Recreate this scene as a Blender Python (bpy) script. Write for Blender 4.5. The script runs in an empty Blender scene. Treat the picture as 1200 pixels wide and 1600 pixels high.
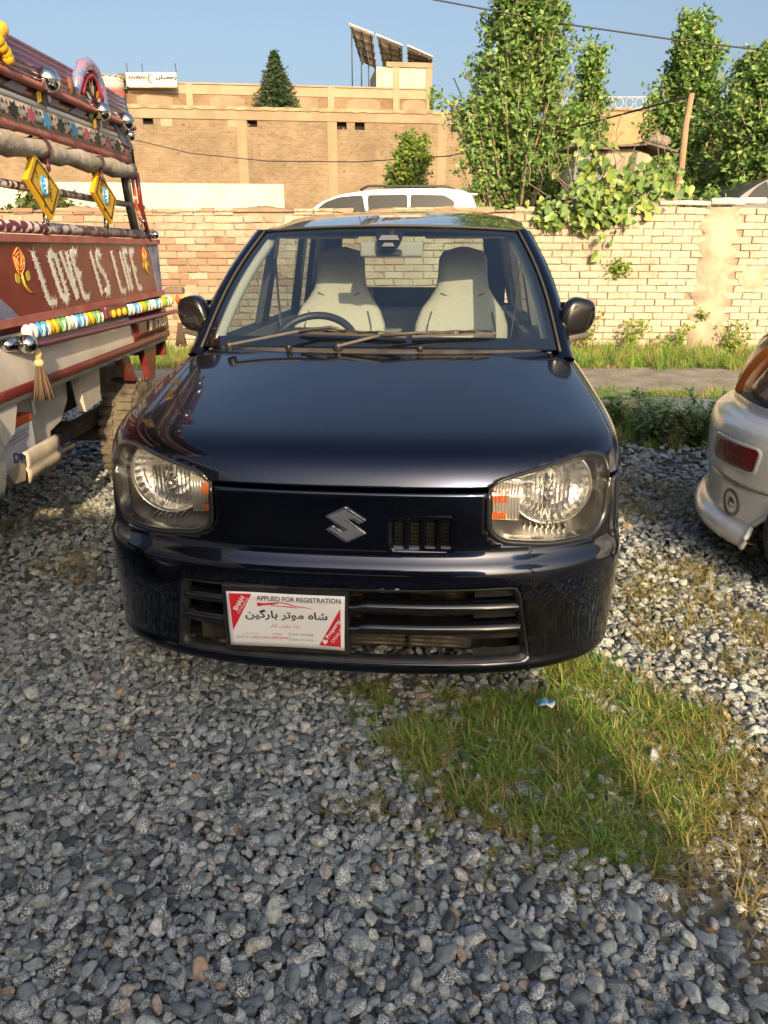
import bpy, bmesh, math, random
import numpy as np
from math import radians as R, sin, cos, pi, sqrt
from mathutils import Vector, Matrix
random.seed(7); RNG = np.random.default_rng(11)
scn = bpy.context.scene
COL = scn.collection

# ------------------------------------------------------------------ camera
CAM_H, PITCH, FPX = 1.35, R(20.0), 1130.0
cd = bpy.data.cameras.new('camera'); cam = bpy.data.objects.new('camera', cd); COL.objects.link(cam)
cam.location = (0, 0, CAM_H); cam.rotation_euler = (R(90) - PITCH, 0, 0)
cd.sensor_fit = 'VERTICAL'; cd.sensor_height = 24.0; cd.lens = 24.0 * FPX / 1600.0
cd.clip_start = 0.05; cd.clip_end = 2000
scn.camera = cam

# ------------------------------------------------------------------ sky, sun, exposure
SUN_EL, SUN_AZ = R(22.0), R(13.0)          # low sun behind the camera, a little to the right
w = bpy.data.worlds.new('World'); scn.world = w; w.use_nodes = True
nt = w.node_tree; nt.nodes.clear()
sky = nt.nodes.new('ShaderNodeTexSky'); sky.sky_type = 'NISHITA'; sky.sun_disc = False
sky.sun_elevation = SUN_EL; sky.sun_rotation = pi - SUN_AZ
sky.air_density = 1.0; sky.dust_density = 7.6; sky.ozone_density = 0.8; sky.altitude = 300
bg = nt.nodes.new('ShaderNodeBackground'); bg.inputs[1].default_value = 0.145
wo = nt.nodes.new('ShaderNodeOutputWorld')
nt.links.new(sky.outputs[0], bg.inputs[0]); nt.links.new(bg.outputs[0], wo.inputs[0])
sl = bpy.data.lights.new('sun', 'SUN'); sl.energy = 4.7; sl.angle = R(0.6); sl.color = (1.0, 0.75, 0.45)
sun = bpy.data.objects.new('sun', sl); COL.objects.link(sun)
sd = Vector((-sin(SUN_AZ) * cos(SUN_EL), cos(SUN_AZ) * cos(SUN_EL), -sin(SUN_EL)))
sun.rotation_euler = sd.to_track_quat('-Z', 'Y').to_euler(); sun.location = (5, -20, 12)
scn.view_settings.view_transform = 'Standard'; scn.view_settings.look = 'None'
scn.view_settings.exposure = 0.56; scn.view_settings.gamma = 1.0
scn.view_settings.use_curve_mapping = False
try:
    scn.cycles.max_bounces = 8; scn.cycles.transparent_max_bounces = 16; scn.cycles.caustics_reflective = False
    scn.cycles.sample_clamp_indirect = 4.0; scn.cycles.use_denoising = True
except Exception: pass

# ------------------------------------------------------------------ where a pixel of the photograph lies at a given distance
def at(px, py, Y):
    dx = (px - 600) / FPX; dv = -(py - 800) / FPX
    ry = cos(PITCH) + dv * sin(PITCH); rz = -sin(PITCH) + dv * cos(PITCH)
    t = Y / ry
    return Vector((dx * t, Y, CAM_H + rz * t))
def proj(x, y, z):
    zz = z - CAM_H; d = y * cos(PITCH) - zz * sin(PITCH); u = y * sin(PITCH) + zz * cos(PITCH)
    return (600 + FPX * x / d, 800 - FPX * u / d)

# ------------------------------------------------------------------ materials
def nn(t, typ, **k):
    n = t.nodes.new(typ)
    for a, b in k.items(): setattr(n, a, b)
    return n
def M(name, c, rough=0.6, metal=0.0, c2=None, ns=6.0, det=5.0, lo=0.35, hi=0.65, bump=0.0, bs=40.0, coat=0.0, spec=0.5,
      dirt=None, ds=3.0, dlo=0.5, dhi=0.75, damt=1.0, rvar=0.0, objrand=0.0, emit=None, sub=0.0, aniso_scale=None):
    m = bpy.data.materials.new(name); m.use_nodes = True; t = m.node_tree; b = t.nodes['Principled BSDF']
    L = t.links.new
    b.inputs['Roughness'].default_value = rough; b.inputs['Metallic'].default_value = metal
    b.inputs['Coat Weight'].default_value = coat; b.inputs['Coat Roughness'].default_value = 0.03
    b.inputs['Specular IOR Level'].default_value = spec
    b.inputs['Base Color'].default_value = (*c, 1)
    tc = nn(t, 'ShaderNodeTexCoord'); vec = tc.outputs['Object']
    if aniso_scale:
        mp = nn(t, 'ShaderNodeMapping'); mp.inputs['Scale'].default_value = aniso_scale
        L(vec, mp.inputs['Vector']); vec = mp.outputs[0]
    cur = None
    if c2:
        n = nn(t, 'ShaderNodeTexNoise'); n.inputs['Scale'].default_value = ns; n.inputs['Detail'].default_value = det
        L(vec, n.inputs['Vector'])
        r = nn(t, 'ShaderNodeMapRange'); r.inputs[1].default_value = lo; r.inputs[2].default_value = hi
        L(n.outputs[0], r.inputs[0])
        x = nn(t, 'ShaderNodeMix', data_type='RGBA'); x.inputs[6].default_value = (*c, 1); x.inputs[7].default_value = (*c2, 1)
        L(r.outputs[0], x.inputs[0]); cur = x.outputs[2]
    if dirt:
        n = nn(t, 'ShaderNodeTexNoise'); n.inputs['Scale'].default_value = ds; n.inputs['Detail'].default_value = 8; n.inputs['Roughness'].default_value = 0.65
        L(vec, n.inputs['Vector'])
        r = nn(t, 'ShaderNodeMapRange'); r.inputs[1].default_value = dlo; r.inputs[2].default_value = dhi; r.inputs[4].default_value = damt
        L(n.outputs[0], r.inputs[0])
        x = nn(t, 'ShaderNodeMix', data_type='RGBA'); x.inputs[6].default_value = (*c, 1); x.inputs[7].default_value = (*dirt, 1)
        if cur: L(cur, x.inputs[6])
        L(r.outputs[0], x.inputs[0]); cur = x.outputs[2]
    if objrand:
        oi = nn(t, 'ShaderNodeObjectInfo'); h = nn(t, 'ShaderNodeHueSaturation')
        r = nn(t, 'ShaderNodeMapRange'); r.inputs[3].default_value = 1 - objrand; r.inputs[4].default_value = 1 + objrand
        L(oi.outputs['Random'], r.inputs[0]); L(r.outputs[0], h.inputs['Value'])
        if cur: L(cur, h.inputs['Color'])
        else: h.inputs['Color'].default_value = (*c, 1)
        cur = h.outputs[0]
    if cur: L(cur, b.inputs['Base Color'])
    if rvar:
        n = nn(t, 'ShaderNodeTexNoise'); n.inputs['Scale'].default_value = 9; n.inputs['Detail'].default_value = 6
        L(vec, n.inputs['Vector'])
        r = nn(t, 'ShaderNodeMapRange'); r.inputs[1].default_value = 0.3; r.inputs[2].default_value = 0.75
        r.inputs[3].default_value = max(0.01, rough - rvar); r.inputs[4].default_value = rough + rvar
        L(n.outputs[0], r.inputs[0]); L(r.outputs[0], b.inputs['Roughness'])
    if bump:
        n = nn(t, 'ShaderNodeTexNoise'); n.inputs['Scale'].default_value = bs; n.inputs['Detail'].default_value = 6
        L(vec, n.inputs['Vector'])
        bp = nn(t, 'ShaderNodeBump'); bp.inputs['Strength'].default_value = bump; bp.inputs['Distance'].default_value = 0.02
        L(n.outputs[0], bp.inputs['Height']); L(bp.outputs[0], b.inputs['Normal'])
    if emit: b.inputs['Emission Color'].default_value = (*emit, 1); b.inputs['Emission Strength'].default_value = 1
    if sub: b.inputs['Subsurface Weight'].default_value = sub
    return m
def glass(name, tint=(0.86, 0.93, 0.92), rough=0.0, ior=1.5, dust=0.0, refl=1.8):
    m = bpy.data.materials.new(name); m.use_nodes = True; t = m.node_tree; t.nodes.clear(); L = t.links.new
    o = nn(t, 'ShaderNodeOutputMaterial'); tr = nn(t, 'ShaderNodeBsdfTransparent'); tr.inputs[0].default_value = (*tint, 1)
    g = nn(t, 'ShaderNodeBsdfGlossy'); g.inputs['Roughness'].default_value = rough
    lw = nn(t, 'ShaderNodeLayerWeight'); lw.inputs[0].default_value = .5; f0 = ((ior-1)/(ior+1))**2      # same from both sides of the pane
    pw = nn(t, 'ShaderNodeMath', operation='POWER'); pw.inputs[1].default_value = 5.0; L(lw.outputs['Facing'], pw.inputs[0])
    f = nn(t, 'ShaderNodeMapRange'); f.inputs[3].default_value = f0*refl; f.inputs[4].default_value = 1.0; L(pw.outputs[0], f.inputs[0])
    x = nn(t, 'ShaderNodeMixShader'); L(f.outputs[0], x.inputs[0]); L(tr.outputs[0], x.inputs[1]); L(g.outputs[0], x.inputs[2])
    out = x.outputs[0]
    if dust:
        d = nn(t, 'ShaderNodeBsdfDiffuse'); d.inputs[0].default_value = (0.55, 0.52, 0.46, 1)
        tc = nn(t, 'ShaderNodeTexCoord'); n = nn(t, 'ShaderNodeTexNoise'); n.inputs['Scale'].default_value = 7; n.inputs['Detail'].default_value = 8
        L(tc.outputs['Object'], n.inputs['Vector'])
        r = nn(t, 'ShaderNodeMapRange'); r.inputs[1].default_value = 0.3; r.inputs[2].default_value = 0.8; r.inputs[4].default_value = dust
        L(n.outputs[0], r.inputs[0])
        y = nn(t, 'ShaderNodeMixShader'); L(r.outputs[0], y.inputs[0]); L(out, y.inputs[1]); L(d.outputs[0], y.inputs[2]); out = y.outputs[0]
    L(out, o.inputs[0]); return m

# ------------------------------------------------------------------ mesh helpers
class G:
    """collects vertices and faces; build() links them as ONE mesh object"""
    def __init__(s): s.v = []; s.f = []; s.sm = []
    def add(s, vs, fs, smooth=False):
        n = len(s.v); s.v += [tuple(p) for p in vs]; s.f += [tuple(i + n for i in f) for f in fs]; s.sm += [smooth] * len(fs); return s
    def box(s, x0, x1, y0, y1, z0, z1):
        return s.add([(x0,y0,z0),(x1,y0,z0),(x1,y1,z0),(x0,y1,z0),(x0,y0,z1),(x1,y0,z1),(x1,y1,z1),(x0,y1,z1)],
                     [(0,3,2,1),(4,5,6,7),(0,1,5,4),(1,2,6,5),(2,3,7,6),(3,0,4,7)])
    def obox(s, c, ax, ay, az):
        c = Vector(c); ax = Vector(ax); ay = Vector(ay); az = Vector(az)
        P = [c + i*ax + j*ay + k*az for k in (-1,1) for (i,j) in ((-1,-1),(1,-1),(1,1),(-1,1))]
        return s.add(P, [(0,3,2,1),(4,5,6,7),(0,1,5,4),(1,2,6,5),(2,3,7,6),(3,0,4,7)])
    def bar(s, p, q, wd, ht, up=(0,0,1)):
        p = Vector(p); q = Vector(q); d = (q-p); l = d.length; d.normalize()
        sd_ = d.cross(Vector(up)); sd_.normalize(); u = sd_.cross(d)
        return s.obox((p+q)/2, sd_*wd/2, d*l/2, u*ht/2)
    def tube(s, pts, r, n=8, cap=True):
        pts = [Vector(p) for p in pts]; rs = r if isinstance(r, (list, tuple)) else [r]*len(pts)
        base = len(s.v); ref = Vector((0.13, 0.31, 0.94))
        for i, p in enumerate(pts):
            d = (pts[min(i+1, len(pts)-1)] - pts[max(i-1, 0)])
            if d.length < 1e-9: d = Vector((0,0,1))
            d.normalize(); a = d.cross(ref)
            if a.length < 0.05: a = d.cross(Vector((1,0,0)))
            a.normalize(); b = d.cross(a)
            for k in range(n):
                th = 2*pi*k/n; s.v.append(tuple(p + rs[i]*(cos(th)*a + sin(th)*b)))
        for i in range(len(pts)-1):
            for k in range(n):
                s.f.append((base+i*n+k, base+i*n+(k+1)%n, base+(i+1)*n+(k+1)%n, base+(i+1)*n+k)); s.sm.append(True)
        if cap:
            s.f.append(tuple(base+k for k in range(n))[::-1]); s.sm.append(False)
            e = base+(len(pts)-1)*n; s.f.append(tuple(e+k for k in range(n))); s.sm.append(False)
        return s
    def lathe(s, prof, c, axis=(0,0,1), n=24, smooth=True, sx=1.0, sy=1.0, flute=0, famt=0.0):
        c = Vector(c); ax = Vector(axis).normalized()
        a = ax.cross(Vector((0,0,1)))
        if a.length < 0.05: a = Vector((1,0,0))
        a.normalize(); b = ax.cross(a); base = len(s.v)
        for (r, h) in prof:
            for k in range(n):
                th = 2*pi*k/n; rr = r*(1 + (famt if (flute and k % 2) else 0))
                s.v.append(tuple(c + ax*h + rr*(sx*cos(th)*a + sy*sin(th)*b)))
        for i in range(len(prof)-1):
            for k in range(n):
                s.f.append((base+i*n+k, base+i*n+(k+1)%n, base+(i+1)*n+(k+1)%n, base+(i+1)*n+k)); s.sm.append(smooth)
        return s
    def ball(s, c, rx, ry=None, rz=None, n=16, m=10, e=1.0):
        ry = ry or rx; rz = rz or rx; c = Vector(c); base = len(s.v)
        pw = lambda v: math.copysign(abs(v)**e, v)
        for i in range(m+1):
            ph = -pi/2 + pi*i/m
            for k in range(n):
                th = 2*pi*k/n
                s.v.append((c.x+rx*pw(cos(ph))*pw(cos(th)), c.y+ry*pw(cos(ph))*pw(sin(th)), c.z+rz*pw(sin(ph))))
        for i in range(m):
            for k in range(n):
                s.f.append((base+i*n+k, base+i*n+(k+1)%n, base+(i+1)*n+(k+1)%n, base+(i+1)*n+k)); s.sm.append(True)
        return s
    def prism(s, poly, a, b, place, smooth=False):
        """poly 2-D; place(u,v,d) -> 3-D; from depth a to depth b"""
        n = len(poly); vs = [place(u, v, a) for u, v in poly] + [place(u, v, b) for u, v in poly]
        fs = [tuple(range(n))[::-1], tuple(range(n, 2*n))] + [(i, (i+1) % n, n+(i+1) % n, n+i) for i in range(n)]
        return s.add(vs, fs, smooth)
    def grid(s, P, smooth=True, close=False):
        """P[i][j] points"""
        base = len(s.v); n = len(P[0])
        for row in P: s.v += [tuple(p) for p in row]
        for i in range(len(P)-1):
            for j in range(n if close else n-1):
                s.f.append((base+i*n+j, base+i*n+(j+1) % n, base+(i+1)*n+(j+1) % n, base+(i+1)*n+j)); s.sm.append(smooth)
        return s
    def build(s, name, mat, parent=None, org=None, bevel=0.0, loc=None, solid=0.0, soff=-1.0):
        me = bpy.data.meshes.new(name)
        v = s.v if org is None else [(x-org[0], y-org[1], z-org[2]) for x, y, z in s.v]
        me.from_pydata(v, [], s.f); me.polygons.foreach_set('use_smooth', s.sm)
        me.materials.append(mat)
        bm = bmesh.new(); bm.from_mesh(me); bmesh.ops.recalc_face_normals(bm, faces=bm.faces); bm.to_mesh(me); bm.free()
        me.update()
        o = bpy.data.objects.new(name, me); COL.objects.link(o)
        if parent is not None: o.parent = parent
        if loc is not None: o.location = loc
        if solid:
            md = o.modifiers.new('solid', 'SOLIDIFY'); md.thickness = solid; md.offset = soff
        if bevel:
            md = o.modifiers.new('bev', 'BEVEL'); md.width = bevel; md.segments = 2; md.limit_method = 'ANGLE'; md.angle_limit = R(40)
            md.harden_normals = False
        return o
def root(name, label, cat, loc=(0,0,0), rz=0.0, group=None):
    o = bpy.data.objects.new(name, None); COL.objects.link(o); o.location = loc; o.rotation_euler = (0, 0, rz)
    o.empty_display_size = 0.1
    return tag(o, label, cat, group)
def tag(o, label=None, cat=None, group=None, kind=None):
    if label: o['label'] = label
    if cat: o['category'] = cat
    if group: o['group'] = group
    if kind: o['kind'] = kind
    elif cat: o['kind'] = 'thing'
    return o
def copy_of(o, parent, name=None):
    c = o.copy(); c.parent = parent; COL.objects.link(c)
    return c
def textmesh(body, place, x0, x1, zc, h, shear=0.0, bold=0.0):
    """letters as flat faces: fitted into x0..x1 wide, h tall, centred on zc; place(u,v) -> 3-D"""
    c = bpy.data.curves.new('t', 'FONT'); c.body = body; c.resolution_u = 3; c.shear = shear; c.offset = bold
    o = bpy.data.objects.new('t', c); COL.objects.link(o)
    dg = bpy.context.evaluated_depsgraph_get(); me = bpy.data.meshes.new_from_object(o.evaluated_get(dg))
    vs = [v.co.copy() for v in me.vertices]; fs = [tuple(p.vertices) for p in me.polygons]
    bpy.data.objects.remove(o); bpy.data.curves.remove(c); bpy.data.meshes.remove(me)
    g = G()
    if not vs: return g
    ax = min(v.x for v in vs); bx = max(v.x for v in vs); ay = min(v.y for v in vs); by = max(v.y for v in vs)
    sx = (x1-x0)/(bx-ax); sy = h/(by-ay)
    return g.add([place(x0+(v.x-ax)*sx, zc-h/2+(v.y-ay)*sy) for v in vs], fs)
def inside(poly, x, z):
    c = False; n = len(poly)
    for i in range(n):
        x1, z1 = poly[i]; x2, z2 = poly[(i+1) % n]
        if (z1 > z) != (z2 > z) and x < (x2-x1)*(z-z1)/(z2-z1)+x1: c = not c
    return c
def closest(poly, x, z):
    best = (9, x, z)
    for i in range(len(poly)):
        x1, z1 = poly[i]; x2, z2 = poly[(i+1) % len(poly)]
        dx, dz = x2-x1, z2-z1; t = max(0, min(1, ((x-x1)*dx+(z-z1)*dz)/(dx*dx+dz*dz+1e-12)))
        qx, qz = x1+t*dx, z1+t*dz; d = math.hypot(qx-x, qz-z)
        if d < best[0]: best = (d, qx, qz)
    return best
def roundpoly(poly, r, k=5):
    """rounds every corner of a polygon by r"""
    out = []; n = len(poly)
    for i in range(n):
        p = Vector(poly[i]); a = Vector(poly[i-1]); b = Vector(poly[(i+1) % n])
        da = (a-p); db = (b-p); rr = min(r, da.length*0.45, db.length*0.45); da.normalize(); db.normalize()
        A = p+da*rr; B = p+db*rr
        for j in range(k+1):
            t = j/k; q = (1-t)**2*A+2*t*(1-t)*p+t*t*B; out.append((q.x, q.y))
    return out
def resample(poly, n):
    P = [Vector(p) for p in poly]; P.append(P[0]); L = [0]
    for i in range(len(P)-1): L.append(L[-1]+(P[i+1]-P[i]).length)
    out = []
    for k in range(n):
        d = L[-1]*k/n; i = max(j for j in range(len(L)-1) if L[j] <= d+1e-9)
        t = (d-L[i])/max(1e-9, L[i+1]-L[i]); q = P[i].lerp(P[i+1], t); out.append((q.x, q.y))
    return out
def scaled(poly, s, cx=None, cz=None):
    cx = sum(p[0] for p in poly)/len(poly) if cx is None else cx; cz = sum(p[1] for p in poly)/len(poly) if cz is None else cz
    return [(cx+(x-cx)*s, cz+(z-cz)*s) for x, z in poly]
def inset(poly, d):
    """moves a polygon (any winding) inwards by d"""
    n = len(poly); A = sum(poly[i][0]*poly[(i+1) % n][1]-poly[(i+1) % n][0]*poly[i][1] for i in range(n)); sg = 1 if A > 0 else -1
    out = []
    for i in range(n):
        a = Vector(poly[i-1]); p = Vector(poly[i]); b = Vector(poly[(i+1) % n])
        t = (b-a); t.normalize(); out.append((p.x-sg*t.y*d, p.y+sg*t.x*d))
    return out
def patch(g, poly, surf, off, rings=6, n=64):
    """disc-like patch over a polygon, laid on surf(x,z)->(x,y,z) with an offset function off(k)"""
    P = resample(poly, n); cx = sum(p[0] for p in P)/n; cz = sum(p[1] for p in P)/n
    rows = []
    for i in range(rings+1):
        k = 1-i/rings; k = max(k, 0.002)
        rows.append([surf(cx+(x-cx)*k, cz+(z-cz)*k, off(k)) for x, z in P])
    return g.grid(rows, True, True)
def annulus(g, A, B, surf, offA, offB, n=72, mid=None):
    A = resample(A, n) if len(A) != n else A; B = resample(B, n) if len(B) != n else B
    rows = [[surf(x, z, offA) for x, z in A]]
    if mid is not None: rows.append([surf((a[0]+b[0])/2, (a[1]+b[1])/2, mid) for a, b in zip(A, B)])
    rows.append([surf(x, z, offB) for x, z in B])
    return g.grid(rows, True, True)
def np_mesh(name, V, F, mat, parent=None, col=None, smooth=False, loc=None):
    """V (n,3), F (m,k) arrays"""
    me = bpy.data.meshes.new(name); V = np.asarray(V, np.float32); F = np.asarray(F, np.int32); m, k = F.shape
    me.vertices.add(len(V)); me.vertices.foreach_set('co', V.ravel())
    me.loops.add(m*k); me.loops.foreach_set('vertex_index', F.ravel())
    me.polygons.add(m); me.polygons.foreach_set('loop_start', np.arange(0, m*k, k, dtype=np.int32))
    me.polygons.foreach_set('loop_total', np.full(m, k, np.int32))
    if smooth: me.polygons.foreach_set('use_smooth', np.ones(m, bool))
    if col is not None:
        a = me.attributes.new('Col', 'FLOAT_COLOR', 'POINT'); a.data.foreach_set('color', np.asarray(col, np.float32).ravel())
    me.materials.append(mat); me.update(calc_edges=True); me.validate()
    o = bpy.data.objects.new(name, me); COL.objects.link(o)
    if parent is not None: o.parent = parent
    if loc is not None: o.location = loc
    return o

# ------------------------------------------------------------------ the setting: ground, gravel, road, raised land behind the wall
WALL_Y = 10.2; TZ = .58
def ground_material():
    m = bpy.data.materials.new('dirt'); m.use_nodes = True; t = m.node_tree; L = t.links.new; b = t.nodes['Principled BSDF']
    tc = nn(t, 'ShaderNodeTexCoord'); b.inputs['Roughness'].default_value = 0.95
    a = nn(t, 'ShaderNodeTexNoise'); a.inputs['Scale'].default_value = 0.9; a.inputs['Detail'].default_value = 8
    c = nn(t, 'ShaderNodeTexVoronoi'); c.inputs['Scale'].default_value = 38
    L(tc.outputs['Object'], a.inputs['Vector']); L(tc.outputs['Object'], c.inputs['Vector'])
    x = nn(t, 'ShaderNodeMix', data_type='RGBA'); x.inputs[6].default_value = (.10, .092, .08, 1); x.inputs[7].default_value = (.23, .20, .16, 1)
    r = nn(t, 'ShaderNodeMapRange'); r.inputs[1].default_value = .38; r.inputs[2].default_value = .62; L(a.outputs[0], r.inputs[0]); L(r.outputs[0], x.inputs[0])
    y = nn(t, 'ShaderNodeMix', data_type='RGBA', blend_type='MULTIPLY'); y.inputs[0].default_value = .55
    L(x.outputs[2], y.inputs[6]); L(c.outputs['Distance'], y.inputs[7]); L(y.outputs[2], b.inputs['Base Color'])
    bp = nn(t, 'ShaderNodeBump'); bp.inputs['Strength'].default_value = .6; bp.inputs['Distance'].default_value = .02
    L(c.outputs['Distance'], bp.inputs['Height']); L(bp.outputs[0], b.inputs['Normal'])
    return m
dirt = ground_material()
g = G(); g.add([(-300,-300,0),(300,-300,0),(300,300,0),(-300,300,0)], [(0,1,2,3)])
tag(g.build('ground', dirt), 'bare dirt ground of the parking yard', kind='structure')
g = G()
P = []
for i in range(41):
    x = -14+28*i/40; P.append([(x, 6.55+.25*sin(x*1.3)+.12*sin(x*4.1), .006), (x, 7.6, .02), (x, 8.75+.12*sin(x*2.3+1), .006)])
g.grid(P, True)
road_m = M('packed gravel', (.20,.185,.16), .95, c2=(.31,.28,.235), ns=3.5, lo=.35, hi=.62, bump=.9, bs=55, dirt=(.12,.115,.105), ds=26, dlo=.5, dhi=.7, damt=.8)
tag(g.build('road', road_m), 'pale packed gravel lane along the brick wall', kind='structure')
g = G()
g.add([(-60,WALL_Y+.3,TZ),(60,WALL_Y+.3,TZ),(60,80,TZ),(-60,80,TZ),(-60,WALL_Y+.3,-.2),(60,WALL_Y+.3,-.2),(60,80,-.2),(-60,80,-.2)],
      [(0,1,2,3),(0,4,5,1),(1,5,6,2),(2,6,7,3),(3,7,4,0)])
tag(g.build('terrain', M('waste ground', (.13,.115,.075), .95, c2=(.22,.18,.11), ns=.8)), 'raised waste land beyond the brick wall', kind='structure')

# ---- gravel: tens of thousands of stones, one object
def stone_mats():
    m = bpy.data.materials.new('pebble stone'); m.use_nodes = True; t = m.node_tree; L = t.links.new; b = t.nodes['Principled BSDF']
    oi = nn(t, 'ShaderNodeObjectInfo'); rp = nn(t, 'ShaderNodeValToRGB'); cr = rp.color_ramp; cr.interpolation = 'LINEAR'
    stops = [(0,(0.058,0.071,0.080)),(.10,(0.105,0.127,0.139)),(.22,(0.200,0.232,0.242)),(.34,(0.326,0.373,0.384)),(.44,(0.137,0.164,0.177)),(.54,(0.420,0.475,0.484)),(.64,(0.252,0.294,0.307)),(.72,(0.089,0.107,0.136)),(.80,(0.525,0.576,0.578)),(.87,(0.304,0.345,0.330)),(.93,(0.609,0.621,0.543)),(.965,(0.441,0.316,0.224)),(1,(0.693,0.700,0.700))]
    cr.elements[0].position = 0; cr.elements[0].color = (*stops[0][1],1); cr.elements[1].position = 1; cr.elements[1].color = (*stops[-1][1],1)
    for p, c in stops[1:-1]: e = cr.elements.new(p); e.color = (*c, 1)
    L(oi.outputs['Random'], rp.inputs[0])
    tc = nn(t, 'ShaderNodeTexCoord'); ad = nn(t, 'ShaderNodeVectorMath', operation='ADD')
    cm = nn(t, 'ShaderNodeCombineXYZ'); ml = nn(t, 'ShaderNodeMath', operation='MULTIPLY'); ml.inputs[1].default_value = 91.7
    L(oi.outputs['Random'], ml.inputs[0]); L(ml.outputs[0], cm.inputs[0]); L(ml.outputs[0], cm.inputs[2])
    L(tc.outputs['Object'], ad.inputs[0]); L(cm.outputs[0], ad.inputs[1])
    # second random from the first: how speckled this stone is
    fr = nn(t, 'ShaderNodeMath', operation='FRACT'); L(ml.outputs[0], fr.inputs[0])
    sp = nn(t, 'ShaderNodeTexNoise'); sp.inputs['Scale'].default_value = 6.5; sp.inputs['Detail'].default_value = 2; sp.inputs['Roughness'].default_value = .7; L(ad.outputs[0], sp.inputs['Vector'])
    r1 = nn(t, 'ShaderNodeMapRange'); r1.inputs[1].default_value = .50; r1.inputs[2].default_value = .54; L(sp.outputs[0], r1.inputs[0])
    gt = nn(t, 'ShaderNodeMapRange'); gt.inputs[1].default_value = .42; gt.inputs[2].default_value = .75; L(fr.outputs[0], gt.inputs[0])
    mm = nn(t, 'ShaderNodeMath', operation='MULTIPLY'); L(r1.outputs[0], mm.inputs[0]); L(gt.outputs[0], mm.inputs[1])
    x = nn(t, 'ShaderNodeMix', data_type='RGBA'); L(mm.outputs[0], x.inputs[0]); L(rp.outputs[0], x.inputs[6]); x.inputs[7].default_value = (.70,.71,.68,1)
    r4 = nn(t, 'ShaderNodeMapRange'); r4.inputs[1].default_value = .44; r4.inputs[2].default_value = .40; L(sp.outputs[0], r4.inputs[0])
    m4 = nn(t, 'ShaderNodeMath', operation='MULTIPLY'); L(r4.outputs[0], m4.inputs[0]); L(gt.outputs[0], m4.inputs[1])
    x4 = nn(t, 'ShaderNodeMix', data_type='RGBA'); L(m4.outputs[0], x4.inputs[0]); L(x.outputs[2], x4.inputs[6]); x4.inputs[7].default_value = (.06,.065,.065,1); x = x4
    n2 = nn(t, 'ShaderNodeTexNoise'); n2.inputs['Scale'].default_value = 2.2; n2.inputs['Detail'].default_value = 4; L(ad.outputs[0], n2.inputs['Vector'])
    r2 = nn(t, 'ShaderNodeMapRange'); r2.inputs[1].default_value = .3; r2.inputs[2].default_value = .7; r2.inputs[3].default_value = .7; r2.inputs[4].default_value = 1.25; L(n2.outputs[0], r2.inputs[0])
    h = nn(t, 'ShaderNodeHueSaturation'); L(r2.outputs[0], h.inputs['Value']); L(x.outputs[2], h.inputs['Color'])
    L(h.outputs[0], b.inputs['Base Color']); b.inputs['Roughness'].default_value = .62
    bp = nn(t, 'ShaderNodeBump'); bp.inputs['Strength'].default_value = .35; bp.inputs['Distance'].default_value = .05
    L(sp.outputs[0], bp.inputs['Height']); L(bp.outputs[0], b.inputs['Normal'])
    return m
stone_m = stone_mats()
src = bpy.data.collections.new('stone_sources')      # not linked to the scene: only the scatter uses it
for k in range(12):
    bm = bmesh.new(); bmesh.ops.create_icosphere(bm, subdivisions=3, radius=1.0)
    rr = random.Random(50+k)
    cuts = [(Vector((rr.gauss(0,1), rr.gauss(0,1), rr.gauss(0,1))).normalized(), rr.uniform(.55,.85)) for _ in range(11)]
    lob = [(Vector((rr.gauss(0,1), rr.gauss(0,1), rr.gauss(0,1))).normalized(), rr.uniform(-.12,.2)) for _ in range(4)]
    sc = Vector((rr.uniform(.9,1.35), rr.uniform(.75,1.0), rr.uniform(.5,TZ)))
    for v in bm.verts:
        p = v.co.normalized(); r = 1.0
        for d, a in lob: r += a*max(0, p.dot(d))**2
        p = p*r
        for d, h in cuts:
            q = p.dot(d)
            if q > h: p = p-d*(q-h)*.93
        v.co = Vector((p.x*sc.x, p.y*sc.y, p.z*sc.z))
    for f in bm.faces: f.smooth = True
    me = bpy.data.meshes.new('stone'); bm.to_mesh(me); bm.free(); me.materials.append(stone_m)
    src.objects.link(bpy.data.objects.new('stone_%02d' % k, me))
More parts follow.
